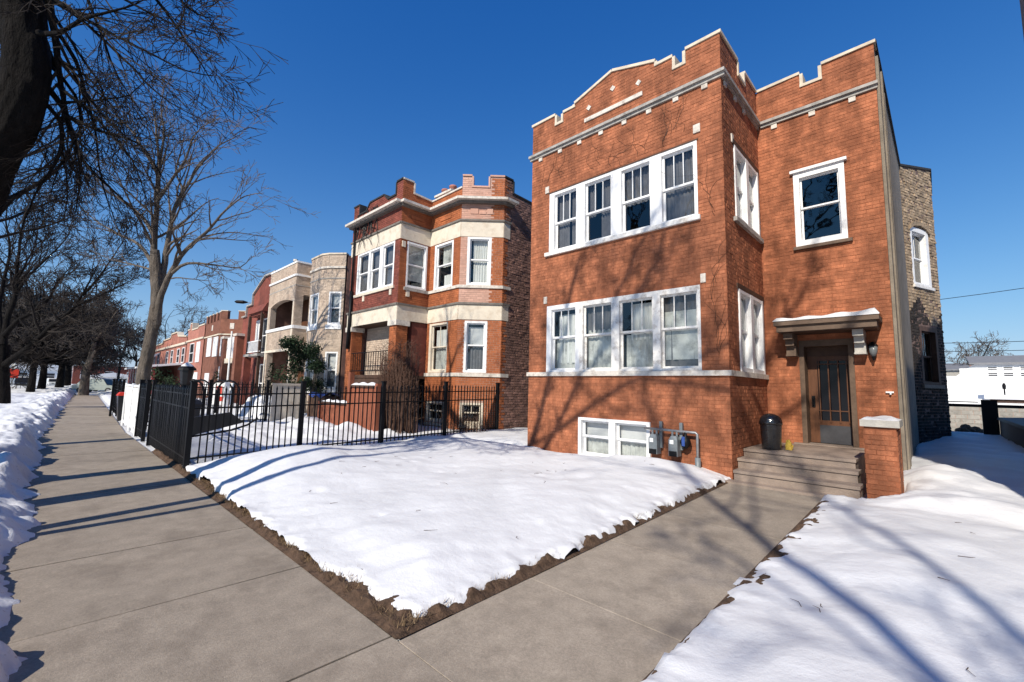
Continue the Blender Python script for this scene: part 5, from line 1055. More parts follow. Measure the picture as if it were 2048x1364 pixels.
# big dark tree at the left edge, its lower branches hanging into the picture
T1 = thing('bare_tree', 'big dark leaning tree trunk at the edge with twigs hanging over the pavement', 'tree', (-8.7, -2.0, 0)); mb = [MB(), MB()]; rg = random.Random(101); D = 6.0
P = dict(BASE, rmin=.0036, levels=3, kids=(8, 5, 3), up=(.0, -.012, -.012, -.01), lr=(.22, .46), wob=.10, step=.15, ang=(.3, .8), lmin=.16)
tr = [(-8.7, -2.0, -.05), (-8.85, -1.75, 1.3), (-9.0, -1.4, 2.5), at(-62, 420, D), at(-8, 300, D), at(38, 225, D), at(52, 130, D), at(45, 50, D), at(36, -60, D), at(30, -200, D + .1)]
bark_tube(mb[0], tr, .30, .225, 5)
for px, r0, k in (
 ([(40, -150, 6), (150, -60, 5.6), (280, 15, 5.3), (350, 50, 5.1), (420, 72, 5.0)], .040, 13),
 ([(45, -60, 6), (120, 5, 5.7), (215, 62, 5.5), (310, 112, 5.3), (370, 140, 5.2), (425, 152, 5.1)], .040, 15),
 ([(60, -20, 6), (150, 30, 5.8), (250, 120, 5.6), (320, 190, 5.5), (395, 235, 5.4)], .032, 14),
 ([(78, 66, 5.9), (118, 66, 5.7), (168, 38, 5.5), (270, 10, 5.4), (300, -10, 5.3)], .040, 8),
 ([(270, -50, 5.4), (330, 20, 5.3), (370, 80, 5.2), (400, 125, 5.1), (425, 165, 5.1)], .024, 11),
 ([(330, -60, 5.3), (360, 0, 5.2), (400, 30, 5.1), (430, 36, 5.0)], .020, 10),
 ([(90, -40, 6), (108, 60, 6.1), (118, 140, 6.2), (130, 215, 6.3), (160, 330, 6.5), (150, 430, 6.7)], .055, 18),
 ([(75, 150, 6.1), (125, 215, 6.3), (165, 320, 6.5), (215, 370, 6.6), (290, 440, 6.8)], .045, 16),
 ([(70, 190, 6.1), (120, 240, 6.2), (118, 310, 6.3), (70, 390, 6.4), (40, 470, 6.6)], .036, 12),
 ([(128, 205, 6.3), (200, 200, 6.1), (260, 190, 6.0), (300, 150, 5.9)], .026, 9),
 ([(130, 230, 6.3), (200, 262, 6.2), (280, 290, 6.1), (335, 370, 6.1)], .028, 13),
 ([(112, 170, 6.2), (180, 225, 6.1), (262, 318, 6.2), (300, 420, 6.3)], .028, 13),
 ([(85, 240, 6.2), (60, 265, 6.4), (95, 300, 6.5), (68, 350, 6.6)], .018, 8),
 ([(120, 120, 6.2), (180, 160, 6.1), (240, 240, 6.1), (262, 330, 6.2)], .02, 12),
 ([(100, 20, 6.2), (160, 110, 6.2), (205, 180, 6.3), (220, 290, 6.4)], .026, 14),
 ([(95, 100, 6.2), (128, 190, 6.4), (122, 280, 6.6), (135, 370, 6.8), (128, 440, 7.0)], .034, 16), ([(100, 130, 6.2), (150, 190, 6.4), (160, 260, 6.5), (120, 330, 6.7), (98, 400, 6.9)], .026, 14),
 ([(110, 60, 6.2), (150, 120, 6.3), (190, 260, 6.6), (200, 350, 6.8), (230, 440, 7.0)], .03, 16), ([(160, -40, 6), (200, 60, 6), (235, 150, 6.1), (300, 250, 6.2)], .024, 14)):
    limb(mb, [at(*q) for q in px], r0, .005, rg, P, k)
# crown above the picture
Pc = dict(BASE, rmin=.006, levels=3, kids=(6, 5, 4), up=(.06, .04, .02, 0), lr=(.4, .65), wob=.14, step=.4)
for d, l, r in (((-.7, -.4, .8), 5.5, .16), ((.0, -.9, .8), 5, .14)): branch(mb, at(30, -190, D + .1), d, l, r, 0, rg, Pc)
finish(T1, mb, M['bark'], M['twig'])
# the pale tree in the middle distance
T2 = thing('bare_tree', 'tall grey-brown tree forking upward in the yard behind the black fence', 'tree', tuple(at(288, 790, 16.8))[:2] + (0,)); mb = [MB(), MB()]; rg = random.Random(55); D = 16.8
A = lambda x, y, d=0: at(x, y, D + d)
P = dict(BASE, rmin=.0070, levels=3, kids=(8, 4, 3), up=(.03, .0, -.02, -.03), lr=(.22, .42), wob=.09, step=.28, ang=(.35, .85), lmin=.3)
base = at(284, 800, D); base.z = -.05
bark_tube(mb[0], [base, A(288, 745), A(299, 690), A(310, 625), A(315, 585), A(314, 545), A(310, 500)], .29, .13, 9, 48, .09, .11, 9)
for px, r0, k in (
 ([(311, 640, 0), (311, 580, 0), (307, 530, .1), (309, 470, .1), (315, 400, 0), (318, 330, -.1), (312, 260, -.3), (303, 190, -.4)], 0.184, 16),
 ([(312, 650, 0), (319, 590, .05), (330, 525, .2), (340, 460, .3), (352, 410, .3), (375, 370, .2), (400, 330, .1), (440, 290, 0), (480, 270, -.1)], 0.163, 16),
 ([(311, 655, 0), (323, 590, -.1), (345, 540, -.3), (372, 500, -.5), (412, 465, -.8), (452, 420, -1), (490, 392, -1.1), (528, 386, -1.2)], 0.136, 15),
 ([(345, 545, -.3), (375, 527, -.6), (430, 530, -.9), (480, 535, -1.1), (500, 515, -1.2)], 0.068, 9),
 ([(315, 400, 0), (340, 365, -.2), (370, 320, -.3), (392, 265, -.4), (430, 240, -.5)], 0.082, 11),
 ([(350, 412, .3), (365, 380, .4), (352, 345, .6), (362, 300, .7), (372, 250, .8)], 0.061, 9),
 ([(316, 350, 0), (300, 320, .2), (265, 265, .4), (235, 235, .5), (190, 215, .6)], 0.068, 11),
 ([(310, 480, .1), (290, 440, .4), (250, 405, .7), (205, 375, .9), (175, 330, 1.0)], 0.082, 12),
 ([(306, 530, .1), (280, 490, .3), (240, 470, .5), (190, 440, .8), (150, 400, 1.0)], 0.075, 12),
 ([(318, 330, 0), (328, 270, -.2), (322, 215, -.3), (330, 170, -.3)], 0.061, 8),
 ([(318, 345, 0), (335, 290, .3), (342, 240, .4)], 0.041, 7),
 ([(330, 560, 0), (352, 555, -.4), (400, 560, -.8), (422, 562, -1)], 0.034, 7),
 ([(306, 540, .1), (270, 530, .4), (225, 520, .8), (180, 500, 1.0)], 0.048, 10)):
    limb(mb, [A(*q) for q in px], r0, .010, rg, P, k, start=.3)
finish(T2, mb, M['palebark'], M['palewig'])
# wide dark tree at the left, beyond the first one
D = 24.5; T3 = thing('bare_tree', 'wide spreading black tree with low slanting limbs at the left border', 'tree', tuple(at(4, 826, D))[:2] + (0,)); mb = [MB(), MB()]; rg = random.Random(77)
P = dict(BASE, rmin=.010, levels=3, kids=(9, 6, 5), up=(.05, .03, .01, 0), lr=(.24, .44), wob=.11, step=.4, ang=(.35, .9), lmin=.4)
base = at(2, 828, D); base.z = -.05
limb(mb, [base, A(4, 780) if 0 else at(5, 780, D), at(4, 730, D), at(6, 690, D)], .33, .28, rg, dict(P, levels=-1), 1)
for px, r0, k in (
 ([(2, 735, 0), (50, 700, -.3), (100, 655, -.6), (150, 612, -.9), (180, 560, -1.2), (200, 520, -1.3)], .20, 18),
 ([(8, 672, 0), (38, 640, .1), (75, 620, .2), (103, 590, .3), (115, 560, .3), (150, 540, .2)], .14, 14),
 ([(6, 690, 0), (14, 640, .2), (30, 590, .3), (36, 520, .4), (45, 450, .4), (60, 395, .5)], .17, 18),
 ([(4, 690, 0), (-2, 620, .3), (8, 560, .5), (20, 500, .6), (12, 440, .7), (18, 380, .7)], .15, 16),
 ([(32, 585, .3), (60, 550, .3), (95, 515, .2), (130, 480, .1), (150, 440, 0)], .09, 13),
 ([(150, 612, -.9), (190, 595, -1.1), (235, 575, -1.4), (272, 556, -1.6)], .08, 12),
 ([(165, 590, -1), (205, 545, -1.2), (235, 500, -1.3), (255, 470, -1.4)], .08, 13),
 ([(40, 640, 0), (62, 665, -.4), (78, 690, -.8)], .05, 6), ([(6, 700, 0), (40, 705, .5), (80, 720, .9)], .05, 7),
 ([(34, 560, .3), (70, 490, .6), (75, 430, .8)], .06, 12)):
    limb(mb, [at(q[0], q[1], D + q[2]) for q in px], r0, .014, rg, P, k, start=.25)
finish(T3, mb, M['bark'], M['twig'])
# row of dense small-twigged trees farther down the parkway
def dense_tree(label, px, py, d, top, hw, seed, trunk_r=.3, lean=0, nb=26):
    b = at(px, py, d); b.z = -.05; T = thing('parkway_tree', label, 'tree', tuple(b), 'dense trees down the parkway'); mb = [MB(), MB()]; rg = random.Random(seed); H = (768 - top) / 879.471 * d + 1.76; Wd = hw / 879.471 * d
    P = dict(BASE, rmin=.026 * d / 50, levels=3, kids=(8, 6, 5), up=(.04, .03, .02, 0), lr=(.35, .55), wob=.18, step=.8 * d / 50, ang=(.4, 1.0), lmin=.7)
    f = Vector((b.x + lean, b.y, H * .26)); mb[0].tube([b, b.lerp(f, .5) + Vector((.05, .03, 0)), f], [trunk_r * 1.25, trunk_r, trunk_r * .85], 8)
    for i in range(nb):
        a = 2 * pi * (i + rg.random()) / nb * 3; el = rg.uniform(.12, 1.25); l = Wd * cos(el) * rg.uniform(.75, 1.0) + (H * .70) * sin(el) * rg.uniform(.7, .95); branch(mb, f + Vector((0, 0, rg.uniform(-.3, .6))), (cos(a) * cos(el), sin(a) * cos(el), sin(el)), l, trunk_r * .45, 0, rg, P)
    finish(T, mb, M['bark'], M['fartwig'])
dense_tree('slim dark tree with thin trunk on the parkway snow, leftmost of the dense row', 60, 786, 44, 560, 95, 5, .28)
dense_tree('dense dark tree with thick trunk second in the parkway row', 82, 781, 55, 590, 95, 6, .34, .4)
dense_tree('dense dark twiggy tree in the middle of the parkway row', 118, 777, 66, 600, 80, 7, .42)
dense_tree('dense dark twiggy tree near the end of the parkway row', 132, 776, 78, 612, 72, 8, .5, -.5)
T5 = thing('leaning_tree', 'twisted brown tree leaning beside the far end of the pavement', 'tree', tuple(at(168, 786, 46))[:2] + (0,)); mb = [MB(), MB()]; rg = random.Random(14)
P = dict(BASE, rmin=.022, levels=3, kids=(8, 5, 4), up=(.05, .02, 0, 0), lr=(.3, .5), wob=.17, step=.7); b = at(166, 790, 46); b.z = 0
limb(mb, [b, at(172, 752, 46), at(178, 725, 46), at(188, 690, 46), at(186, 650, 46)], .45, .15, rg, P, 8, start=.5)
limb(mb, [at(174, 745, 46), at(184, 715, 45.6), at(192, 700, 45.3)], .25, .1, rg, P, 4); limb(mb, [at(186, 690, 46), at(215, 650, 46), at(235, 620, 46)], .14, .03, rg, P, 8)
finish(T5, mb, M['palebark'], M['twig'])
def far_tree(label, px, py, d, top, hw, seed, m=None, r=.14, nb=12, rm=.022):
    b = at(px, py, d); T = thing('distant_tree', label, 'tree', (b.x, b.y, 0)); mb = [MB(), MB()]; rg = random.Random(seed); H = (768 - top) / 879.471 * d + 1.76; W_ = hw / 879.471 * d
    P = dict(BASE, rmin=rm * d / 50, levels=3, kids=(6, 5, 4), up=(.05, .03, .02, 0), lr=(.35, .55), wob=.16, step=.9, lmin=.6); f = Vector((b.x, b.y, H * .35)); mb[0].tube([(b.x, b.y, -.1), f], [r * 1.3, r], 7)
    for i in range(nb):
        a = 2.4 * i; el = rg.uniform(.5, 1.4); branch(mb, f, (cos(a) * cos(el), sin(a) * cos(el), sin(el)), W_ * cos(el) + H * .62 * sin(el) * rg.uniform(.75, 1), r * .6, 0, rg, P)
    finish(T, mb, M['bark'], m or M['fartwig'])
far_tree('thin leafless tree between the forked tree and the salmon house', 330, 770, 60, 605, 55, 31, r=.16, nb=9, rm=.014)
far_tree('hazy leafless tree over the cars at the far end of the pavement', 235, 770, 90, 620, 36, 32, r=.2, nb=8, rm=.013)
far_tree('leafless tree just left of the forked tree trunk', 268, 770, 95, 640, 26, 33, r=.2, nb=8, rm=.013)
far_tree('small leafless tree beyond the alley wall on the right', 1925, 790, 62, 640, 48, 34, r=.18, m=M['palewig'], nb=9, rm=.016)
leafy('dark ivy covered evergreen beside the brown far house', *(tuple(at(240, 760, 70))[:2]), 1.0, 6.4, 1.7, 1500, 'evergreen_tree')
# parkway trees standing behind and beside the camera; only their shadows reach the picture
def shade_tree(label, x, y, H, seed, spread=1.0, r=.24, nb=9, f0=.38, aim=None):
    T = thing('street_tree', label, 'tree', (x, y, 0)); mb = [MB(), MB()]; rg = random.Random(seed)
    P = dict(BASE, rmin=.007, levels=3, kids=(6, 5, 5), up=(.05, .03, .01, 0), lr=(.38, .62), wob=.13, step=.5); f = Vector((x, y, H * f0)); mb[0].tube([(x, y, -.05), (x + .05, y, H * f0 * .5), f], [r * 1.3, r, r * .9], 9)
    for i in range(nb):
        a = 2 * pi * (i + rg.random() * .7) / nb; el = rg.uniform(.55, 1.3); branch(mb, f + Vector((0, 0, rg.uniform(-.5, .8))), (cos(a) * cos(el) * spread, sin(a) * cos(el) * spread, sin(el)), H * (1 - f0) * rg.uniform(.75, 1.0), r * rg.uniform(.42, .6), 0, rg, P)
    finish(T, mb, M['bark'], M['twig'])
TP = thing('street_tree', 'tall bare tree across the road behind the viewer, shading the orange house and right lawn', 'tree', (3.6, -9.2, 0)); mb = [MB(), MB()]; rg = random.Random(301)
P = dict(BASE, rmin=.008, levels=3, kids=(8, 6, 4), up=(.04, .03, .01, 0), lr=(.26, .5), wob=.14, step=.45)
limb(mb, [(3.6, -9.2, -.05), (3.65, -9.2, 3), (3.6, -9.0, 6.2)], .30, .22, rg, dict(P, levels=-1), 1)
for px, r0, k in (([(3.6, -9, 6), (2.6, -8.6, 9.5), (.4, -8.2, 12.6), (-1.4, -8, 15.4), (-2.8, -8, 18)], 0.105, 18), ([(3.6, -9, 6), (3.3, -8.8, 10), (2.2, -8.6, 14), (1.2, -8.4, 18)], 0.074, 14), ([(3.6, -9, 6), (4.6, -8.8, 10), (5.6, -8.4, 14), (6, -8, 17)], 0.074, 13),
 ([(3.6, -9, 6.2), (3.0, -8.6, 8.6), (1.9, -8.2, 9.7), (.9, -8.0, 10.4)], 0.043, 7), ([(3.65, -9, 6.2), (4.4, -8.8, 9.3), (5.3, -8.4, 11.4), (6.1, -8, 12.8)], .11, 22), ([(4.6, -8.7, 9.8), (6.0, -8.6, 11.2), (7.4, -8.4, 12.4)], .08, 20), ([(3.6, -9, 6.2), (5.4, -8.4, 8.4), (7.6, -8, 10.2)], 0.043, 12), ([(.4, -8.2, 12.6), (-.6, -8.4, 14.6), (-1.2, -8.6, 17.5)], 0.062, 12), ([(2.2, -8.6, 14), (.6, -8.2, 15.8), (-.8, -8, 18)], 0.050, 12), ([(-1.2, -8.1, 14.2), (-3.0, -7.8, 14.9), (-4.4, -7.6, 15.8)], 0.037, 9)):
    limb(mb, px, r0, .022, rg, P, k, start=.42)
finish(TP, mb, M['bark'], M['twig'])
TQ = thing('street_tree', 'bare parkway tree outside the left border whose limbs lean towards the orange house', 'tree', (-10.5, -2.8, 0)); mb = [MB(), MB()]; rg = random.Random(302)
P = dict(BASE, rmin=.010, levels=3, kids=(7, 5, 3), up=(.04, .03, .01, 0), lr=(.2, .42), wob=.11, step=.35, ang=(.3, .9))
limb(mb, [(-10.5, -2.8, -.05), (-10.5, -2.8, 3), (-10.3, -2.7, 6.4)], .26, .20, rg, dict(P, levels=-1), 1)
for px, r0, r1, k, st in (([(-10.4, -2.75, 5.8), (-9.4, -2.7, 7.5), (-7.6, -2.65, 8.5), (-5.45, -2.6, 8.85), (-4.6, -2.6, 10.9), (-4.15, -2.6, 12.4), (-3.7, -2.6, 13.8)], .17, .05, 15, .5),
 ([(-6.6, -2.6, 8.65), (-5.0, -2.75, 8.9), (-3.65, -2.75, 10.9), (-2.85, -2.7, 12.4), (-2.3, -2.7, 13.4), (-1.7, -2.7, 14.5)], .10, .045, 15, .3),
 ([(-4.5, -2.75, 9.5), (-3.3, -2.6, 10.2), (-2.2, -2.6, 10.8), (-.9, -2.6, 11.2), (.7, -2.6, 12.1), (2.2, -2.6, 13.8)], .075, .035, 15, .2),
 ([(-3.2, -2.75, 11.7), (-2.3, -2.6, 12.5), (-1.7, -2.6, 13.4), (-1.4, -2.6, 14.4)], .10, .05, 9, .2), ([(-2.2, -2.6, 10.8), (-1.0, -2.5, 10.6), (.2, -2.5, 10.4)], .05, .03, 8, .2), ([(-.2, -2.6, 11.5), (.2, -2.5, 13), (1.0, -2.5, 14.6), (1.4, -2.5, 16)], .07, .03, 11, .2)):
    limb(mb, px, r0, r1, rg, P, k, start=st, length=2.6)
finish(TQ, mb, M['bark'], M['twig'])
TW = thing('street_tree', 'slim twin-stemmed parkway tree just outside the left border by the fence corner', 'tree', (-7.2, -2.3, 0)); mb = [MB(), MB()]; rg = random.Random(77); P = dict(BASE, rmin=.006, levels=2, kids=(5, 4), up=(.04, .03, .01), lr=(.2, .4), wob=.1, step=.4, ang=(.3, .8))
limb(mb, [(-7.2, -2.3, -.05), (-7.2, -2.3, 2.6), (-7.3, -2.3, 5), (-7.9, -2.4, 8)], .15, .05, rg, P, 8, start=.75, length=3); limb(mb, [(-7.15, -2.3, .3), (-6.75, -2.25, 2.6), (-6.6, -2.2, 4.6), (-7.0, -2.2, 7)], .11, .04, rg, P, 7, start=.75, length=3)
finish(TW, mb, M['bark'], M['twig'])
shade_tree('bare parkway tree beside the pavement just outside the left border', -16.6, -1.9, 10, 203, .8, .22, 7, .36)

# ------------------------------------------------------------------ cars and houses far left
def car(label, c, ang, m, name='parked_car', L=4.6, Wd=1.85, H=1.55):
    T = thing(name, label, 'car', (c[0], c[1], 0)); ca, sa = cos(ang), sin(ang); X = lambda u, v, z: (c[0] + ca * u - sa * v, c[1] + sa * u + ca * v, z)
    prof = [(-L / 2, .35), (-L / 2, .85), (-L * .47, .98), (-L * .40, 1.02), (-L * .30, H - .04), (-L * .26, H), (L * .12, H), (L * .16, H - .05), (L * .27, 1.0), (L * .46, .88), (L / 2, .72), (L / 2, .35)]
    mb = MB(); n = len(prof)
    for s, sc_ in ((-1, 1), (1, 1)):
        for u, z in prof: mb.v.append(X(u, s * Wd / 2 * (.84 if z > 1.1 else 1), z))
    mb.f += [tuple(range(n)), tuple(range(n, 2 * n))[::-1]] + [(i, (i + 1) % n, n + (i + 1) % n, n + i) for i in range(n)]; mb.build('body', m, T)
    for s in (-1, 1):
        y = s * (Wd / 2 * .93 + .012); mb = MB(); mb.add([X(-L * .36, y, 1.05), X(L * .20, y, 1.05), X(L * .12, s * (Wd / 2 * .84 + .012), H - .08), X(-L * .27, s * (Wd / 2 * .84 + .012), H - .08)], [(0, 1, 2, 3)]); mb.build('side_window', M['black'], T)
        for u in (-L * .31, L * .31):
            mb = MB(); mb.tube([X(u, s * (Wd / 2 - .18), .33), X(u, s * (Wd / 2 + .02), .33)], .33, 14); wh = mb.build('wheel', M['rubber'], T); MB().tube([X(u, s * (Wd / 2 + .0), .33), X(u, s * (Wd / 2 + .03), .33)], .19, 10).build('rim', M['galv'], wh)
        MB().hexa([X(L / 2 - .02, s * .45 - .17, .62), X(L / 2 + .02, s * .45 - .17, .62), X(L / 2 + .02, s * .45 + .17, .62), X(L / 2 - .02, s * .45 + .17, .62), X(L / 2 - .06, s * .45 - .17, .76), X(L / 2 + .01, s * .45 - .17, .76), X(L / 2 + .01, s * .45 + .17, .76), X(L / 2 - .06, s * .45 + .17, .76)]).build('headlight', M['lampglass'], T)
    mb = MB(); k = .84; mb.add([X(L * .275, -Wd / 2 * .9, 1.03), X(L * .275, Wd / 2 * .9, 1.03), X(L * .17, Wd / 2 * .8, H - .06), X(L * .17, -Wd / 2 * .8, H - .06)], [(0, 1, 2, 3)]); mb.build('windscreen', M['black'], T)
    snow = MB(); snow.hexa([X(-L * .25, -.72, H + .004), X(L * .11, -.72, H + .004), X(L * .11, .72, H + .004), X(-L * .25, .72, H + .004), X(-L * .22, -.6, H + .09), X(L * .08, -.6, H + .09), X(L * .08, .6, H + .09), X(-L * .22, .6, H + .09)]); snow.build('roof_snow', M['snow'], T)
c = at(196, 790, 55); car('pale green car parked at the far end of the pavement', c, radians(60), M['carsilver'], H=1.75)
c = at(222, 785, 62); car('white car parked behind the pale green one', c, radians(70), M['carwhite'], H=1.7)
c = at(105, 778, 82); car('white car seen between the dense parkway trunks', c, radians(10), M['carwhite'])
c = at(42, 782, 70); car('black car parked on the far side under the wide tree', c, radians(5), M['carblack'], H=1.7)
def far_house(label, px, py, d, w, h, rise, m, name='far_house', rm=None, ang=0.0, nw=3):
    b = at(px, py, d); T = thing(name, label, 'house', (b.x, b.y, 0)); fr = F(b.x, b.y, sin(ang), cos(ang)); mb = MB(); fr.box(mb, -w / 2, w / 2, -8, 0, -.1, h); mb.build('wall', m, T)
    mb = MB(); fr.poly(mb, [(-w / 2 - .4, h), (w / 2 + .4, h), (0, h + rise)], -8.4, .4); mb.build('roof', rm or M['snow'], T)
    for k in range(nw): simple_window(fr, -w / 2 + w * (k + .3) / nw, -w / 2 + w * (k + .7) / nw, h * .35, h * .75, T)
far_house('white house across the street with a snowy roof, seen under the wide tree', 40, 770, 120, 16, 4.0, 2.5, M['siding'])
far_house('white low house between the parkway trunks with snow on the roof', 100, 770, 130, 9, 4.5, 3, M['siding'])
far_house('white garage past the end of the dense tree row', 155, 770, 110, 7, 3.2, 2.2, M['siding'])
far_house('long dark brown brick house closing the far end of the pavement', 215, 770, 112, 13, 4.8, .3, M['redbrick'], rm=M['darkwood'])
far_house('pale house behind the parked cars at the far end', 225, 772, 100, 10, 2.2, 1.0, M['siding'])
SG = thing('street_sign', 'red and white sign on a thin post far under the wide tree', 'sign', tuple(at(21, 790, 60))[:2] + (0,)); b = at(21, 790, 60); fr = F(b.x, b.y, .2, 1)
MB().tube([(b.x, b.y, 0), (b.x, b.y, 3)], .05, 6).build('post', M['galv'], SG); mb = MB(); fr.box(mb, -.5, .5, .06, .1, 1.6, 2.8); mb.build('board', M['red'], SG); mb = MB(); fr.box(mb, -.3, .1, .06, .11, 2.85, 3.5); mb.build('top_board', M['siding'], SG)

# ------------------------------------------------------------------ right background: alley, white house, garage, wires
NB = thing('neighbour_house', 'tall brick neighbour standing just outside the right border that shades the gangway', 'house', (6, 14, 0)); MB().box(1.78, 9, 4.8, 14.0, -.1, 10.6).build('wall', M['common'], NB); MB().box(2.65, 9, 14.0, 16.0, -.1, 10.6).build('rear_wing', M['common'], NB); MB().box(1.76, 9.05, 4.75, 14.05, 10.6, 10.72).build('coping', M['roof'], NB)
BW = thing('block_wall', 'grey concrete block wall at the end of the gangway', 'wall', (1, 30, 0)); fr = F(0, 30.0, 1, 0); mb = MB(); fr.box(mb, .1, 4.6, -.2, 0, -.1, 1.38); mb.build('core', M['mortar_p'], BW)
for r in range(7):
    for k in range(12):
        u = .1 + .41 * k - (.2 if r % 2 else 0); a, b = max(u, .1), min(u + .395, 4.6)
        if b - a > .08: mb = MB(); fr.box(mb, a, b, -.02, .010 + .006 * ((k * 7 + r * 3) % 4) / 3, .0 + .20 * r, .188 + .20 * r); mb.build('block', M['cinder'], BW)
AF = thing('alley_fence', 'black wooden rail fence with broad posts at the end of the gangway', 'fence', (1.5, 25.5, 0)); fr = F(0, 25.6, 1, 0)
for u0, u1, z in ((.2, 3.4, 1.42), (.2, 1.1, 1.60)): mb = MB(); fr.box(mb, u0, u1, -.05, .05, z, z + (.12 if z < 1.5 else .04)); mb.build('rail', M['iron'], AF)
for u0, u1, z in ((1.18, 1.62, 1.72), (2.35, 2.6, 1.8)): mb = MB(); fr.box(mb, u0, u1, -.1, .1, -.1, z); mb.build('post', M['iron'], AF)
SH = thing('low_shed', 'dark low shed with a snow edge along the right side of the gangway', 'shed', (2.1, 21, 0)); MB().box(1.62, 2.5, 17.5, 25.4, 0, .98).build('wall', M['darkwood'], SH); mb = MB(); mb.hexa([(1.55, 17.4, .98), (2.52, 17.4, 1.0), (2.52, 25.4, 1.0), (1.55, 25.4, .98), (1.58, 17.45, 1.06), (2.5, 17.45, 1.1), (2.5, 25.4, 1.1), (1.58, 25.4, 1.06)]); mb.build('roof', M['dkgrey'], SH)
RB = thing('rubble_heap', 'dark heap of earth in front of the block wall', 'heap', (.9, 28, 0)); mb = MB(); rg = random.Random(3)
for i in range(60):
    x, y = rg.gauss(.8, .35), rg.gauss(28.2, .4); s = rg.uniform(.08, .2); z = .1 + .45 * math.exp(-((x - .9) / .5) ** 2) * rg.random(); mb.lathe((x, y, z - s * .5), [(s * .6, 0), (s, s * .4), (s * .7, s * .9), (s * .1, s * 1.1)], 6)
mb.build('clods', M['soil'], RB)
WH = thing('white_building', 'wide white building with small windows and grey roof beyond the alley', 'building', (4.6, 62, 0)); fr = F(0, 62, 1, 0)
mb = MB(); fr.poly(mb, [(.5, -.1), (12, -.1), (12, 5.1), (2.6, 5.1), (1.0, 3.6), (.5, 3.4)], -10, 0); mb.build('wall', M['siding'], WH)
for k in range(18): mb = MB(); fr.box(mb, .6 + (1.0 if k > 14 else 0), 12, -.01, .014, .2 + .25 * k, .43 + .25 * k); mb.build('siding_board', M['siding'], WH)
mb = MB(); mb.hexa([fr.P(2.3, .4, 5.05), fr.P(12.2, .4, 5.05), fr.P(12.2, -6, 6.1), fr.P(2.3, -6, 6.1), fr.P(2.3, .4, 5.2), fr.P(12.2, .4, 5.2), fr.P(12.2, -6, 6.25), fr.P(2.3, -6, 6.25)]); mb.build('roof', M['greyroof'], WH)
for u in (3.45, 4.45, 5.5): simple_window(fr, u, u + .72, 3.85, 4.28, WH, n=.015); simple_window(fr, u, u + .72, 4.45, 4.85, WH, n=.015)
mb = MB(); mb.hexa([fr.P(2.2, .35, 4.98), fr.P(2.6, .35, 5.02), fr.P(2.6, .1, 5.02), fr.P(2.2, .1, 4.98), fr.P(2.2, .35, 5.08), fr.P(2.6, .35, 5.12), fr.P(2.6, .1, 5.12), fr.P(2.2, .1, 5.08)]); mb.build('gutter', M['iron'], WH)
GB = thing('grey_building', 'low grey-roofed building left of the white one beyond the alley', 'building', (2, 78, 0)); MB().box(-4, 12, 78, 90, -.1, 5.2).build('wall', M['cinder'], GB); mb = MB(); mb.hexa([(-4.3, 77.7, 5.2), (12.3, 77.7, 5.2), (12.3, 90, 6.6), (-4.3, 90, 6.6), (-4.3, 77.7, 5.35), (12.3, 77.7, 5.35), (12.3, 90, 6.75), (-4.3, 90, 6.75)]); mb.build('roof', M['greyroof'], GB); MB().box(3.0, 3.6, 80, 80.6, 5, 6.5).build('chimney', M['common'], GB)
GA = thing('garage', 'pale garage with snowy roof behind the black rail fence', 'garage', (4, 40, 0)); MB().box(2.2, 8, 40, 46, -.1, 1.75).build('wall', M['siding'], GA); MB().box(2.0, 8.2, 39.8, 46.2, 1.75, 2.02).build('roof', M['snow'], GA); MB().box(2.25, 8, 39.96, 39.99, 1.55, 1.75).build('fascia', M['darkwood'], GA)
PW = thing('vent_pipe', 'thin dark vent pipe in front of the white building', 'pipe', (4.0, 55, 0)); MB().tube([(3.95, 55, 0), (3.95, 55, 3.1)], .05, 6).build('shaft', M['iron'], PW); MB().lathe((3.95, 55, 2.6), [(.1, 0), (.12, .3), (.05, .5)], 8).build('cap', M['iron'], PW)
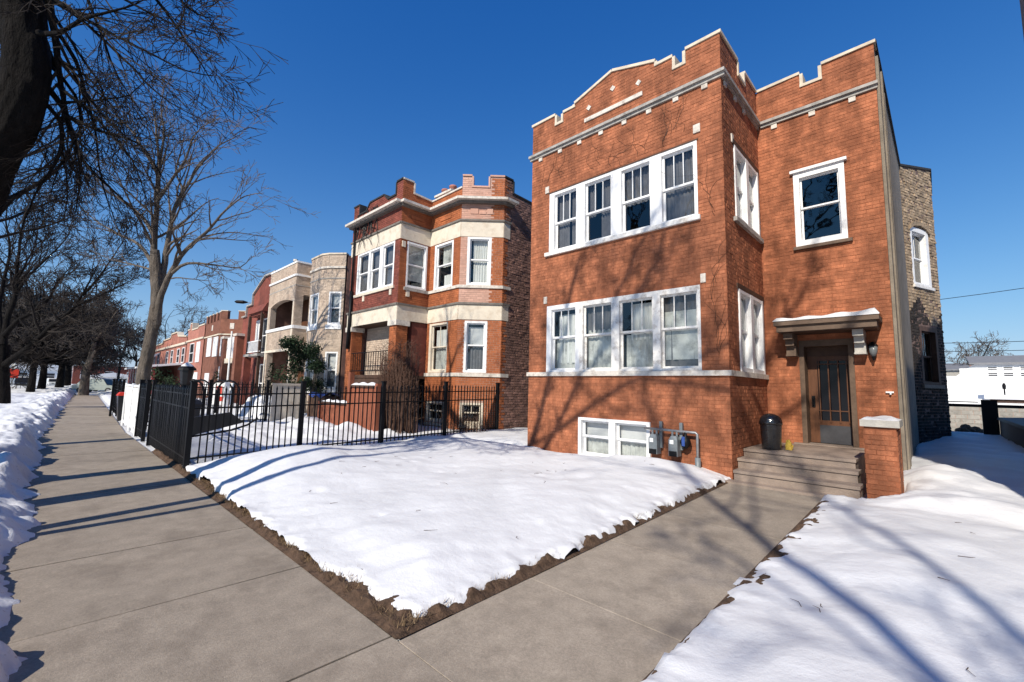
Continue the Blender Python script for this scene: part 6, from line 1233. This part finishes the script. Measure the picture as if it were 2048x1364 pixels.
for (y, z0, z1, x0, x1), lb in zip(((48, 9.4, 11.2, -1.5, 16), (50, 6.35, 6.45, -3, 16), (51, 5.75, 5.85, -3, 16)), ('highest black wire sloping up to the right over the alley', 'middle black wire crossing above the white building', 'lowest thin wire crossing above the white building')):
    tag(MB().tube([(x0 + (x1 - x0) * k / 8, y, z0 + (z1 - z0) * k / 8 - .3 * (1 - (k / 4 - 1) ** 2)) for k in range(9)], .022, 4).build('power_wire', M['iron']), lb, 'wire', 'power wires over the alley')
for x, y in ((16, 50),): tag(MB().tube([(x, y, 0), (x, y, 12)], [.18, .13], 10).build('utility_pole', M['darkwood']), 'wooden utility pole outside the right border that carries the alley wires', 'pole')
AL = thing('alley_lamp', 'small dark street lamp head reaching into the sky above the castellated house', 'street lamp', tuple(at(545, 760, 40))[:2] + (0,)); b = at(545, 760, 40); h = at(484, 604, 40)
MB().tube([(b.x, b.y, 0), (b.x, b.y, h.z - .5)], [.12, .09], 8).build('pole', M['galv'], AL); MB().tube([(b.x, b.y, h.z - .5), (b.x + (h.x - b.x) * .4, b.y + (h.y - b.y) * .4, h.z - .1), (h.x, h.y, h.z)], .035, 6).build('arm', M['galv'], AL)
v = Vector((h.x - b.x, h.y - b.y, 0)).normalized(); MB().tube([h - v * .45, h - v * .1, h + v * .45, h + v * .6], [.06, .16, .14, .03], 8).build('lamp_head', M['iron'], AL)

# fallen twigs lying on the snow
mb = MB(); rg = random.Random(71)
for i in range(46):
    x, y = (rg.uniform(-8, -3.3), rg.uniform(2.6, 8)) if i % 3 else (rg.uniform(-.9, 2), rg.uniform(2.6, 8)); D_ = np.array(1.0)
    fh = (h_lawn if i % 3 else h_right); dh = (d_lawn if i % 3 else d_right); X_, Y_ = np.array([x]), np.array([y]); z = float(fh(X_, Y_, dh(X_, Y_))[0]) + .004
    a = rg.uniform(0, 2 * pi); l = rg.uniform(.04, .16); mb.tube([(x, y, z), (x + cos(a) * l * .5, y + sin(a) * l * .5, z + .008), (x + cos(a + .4) * l, y + sin(a + .4) * l, z + .004)], [.003, .0025, .001], 4)
mb.build('fallen_twigs', M['darkwood'], kind='stuff')
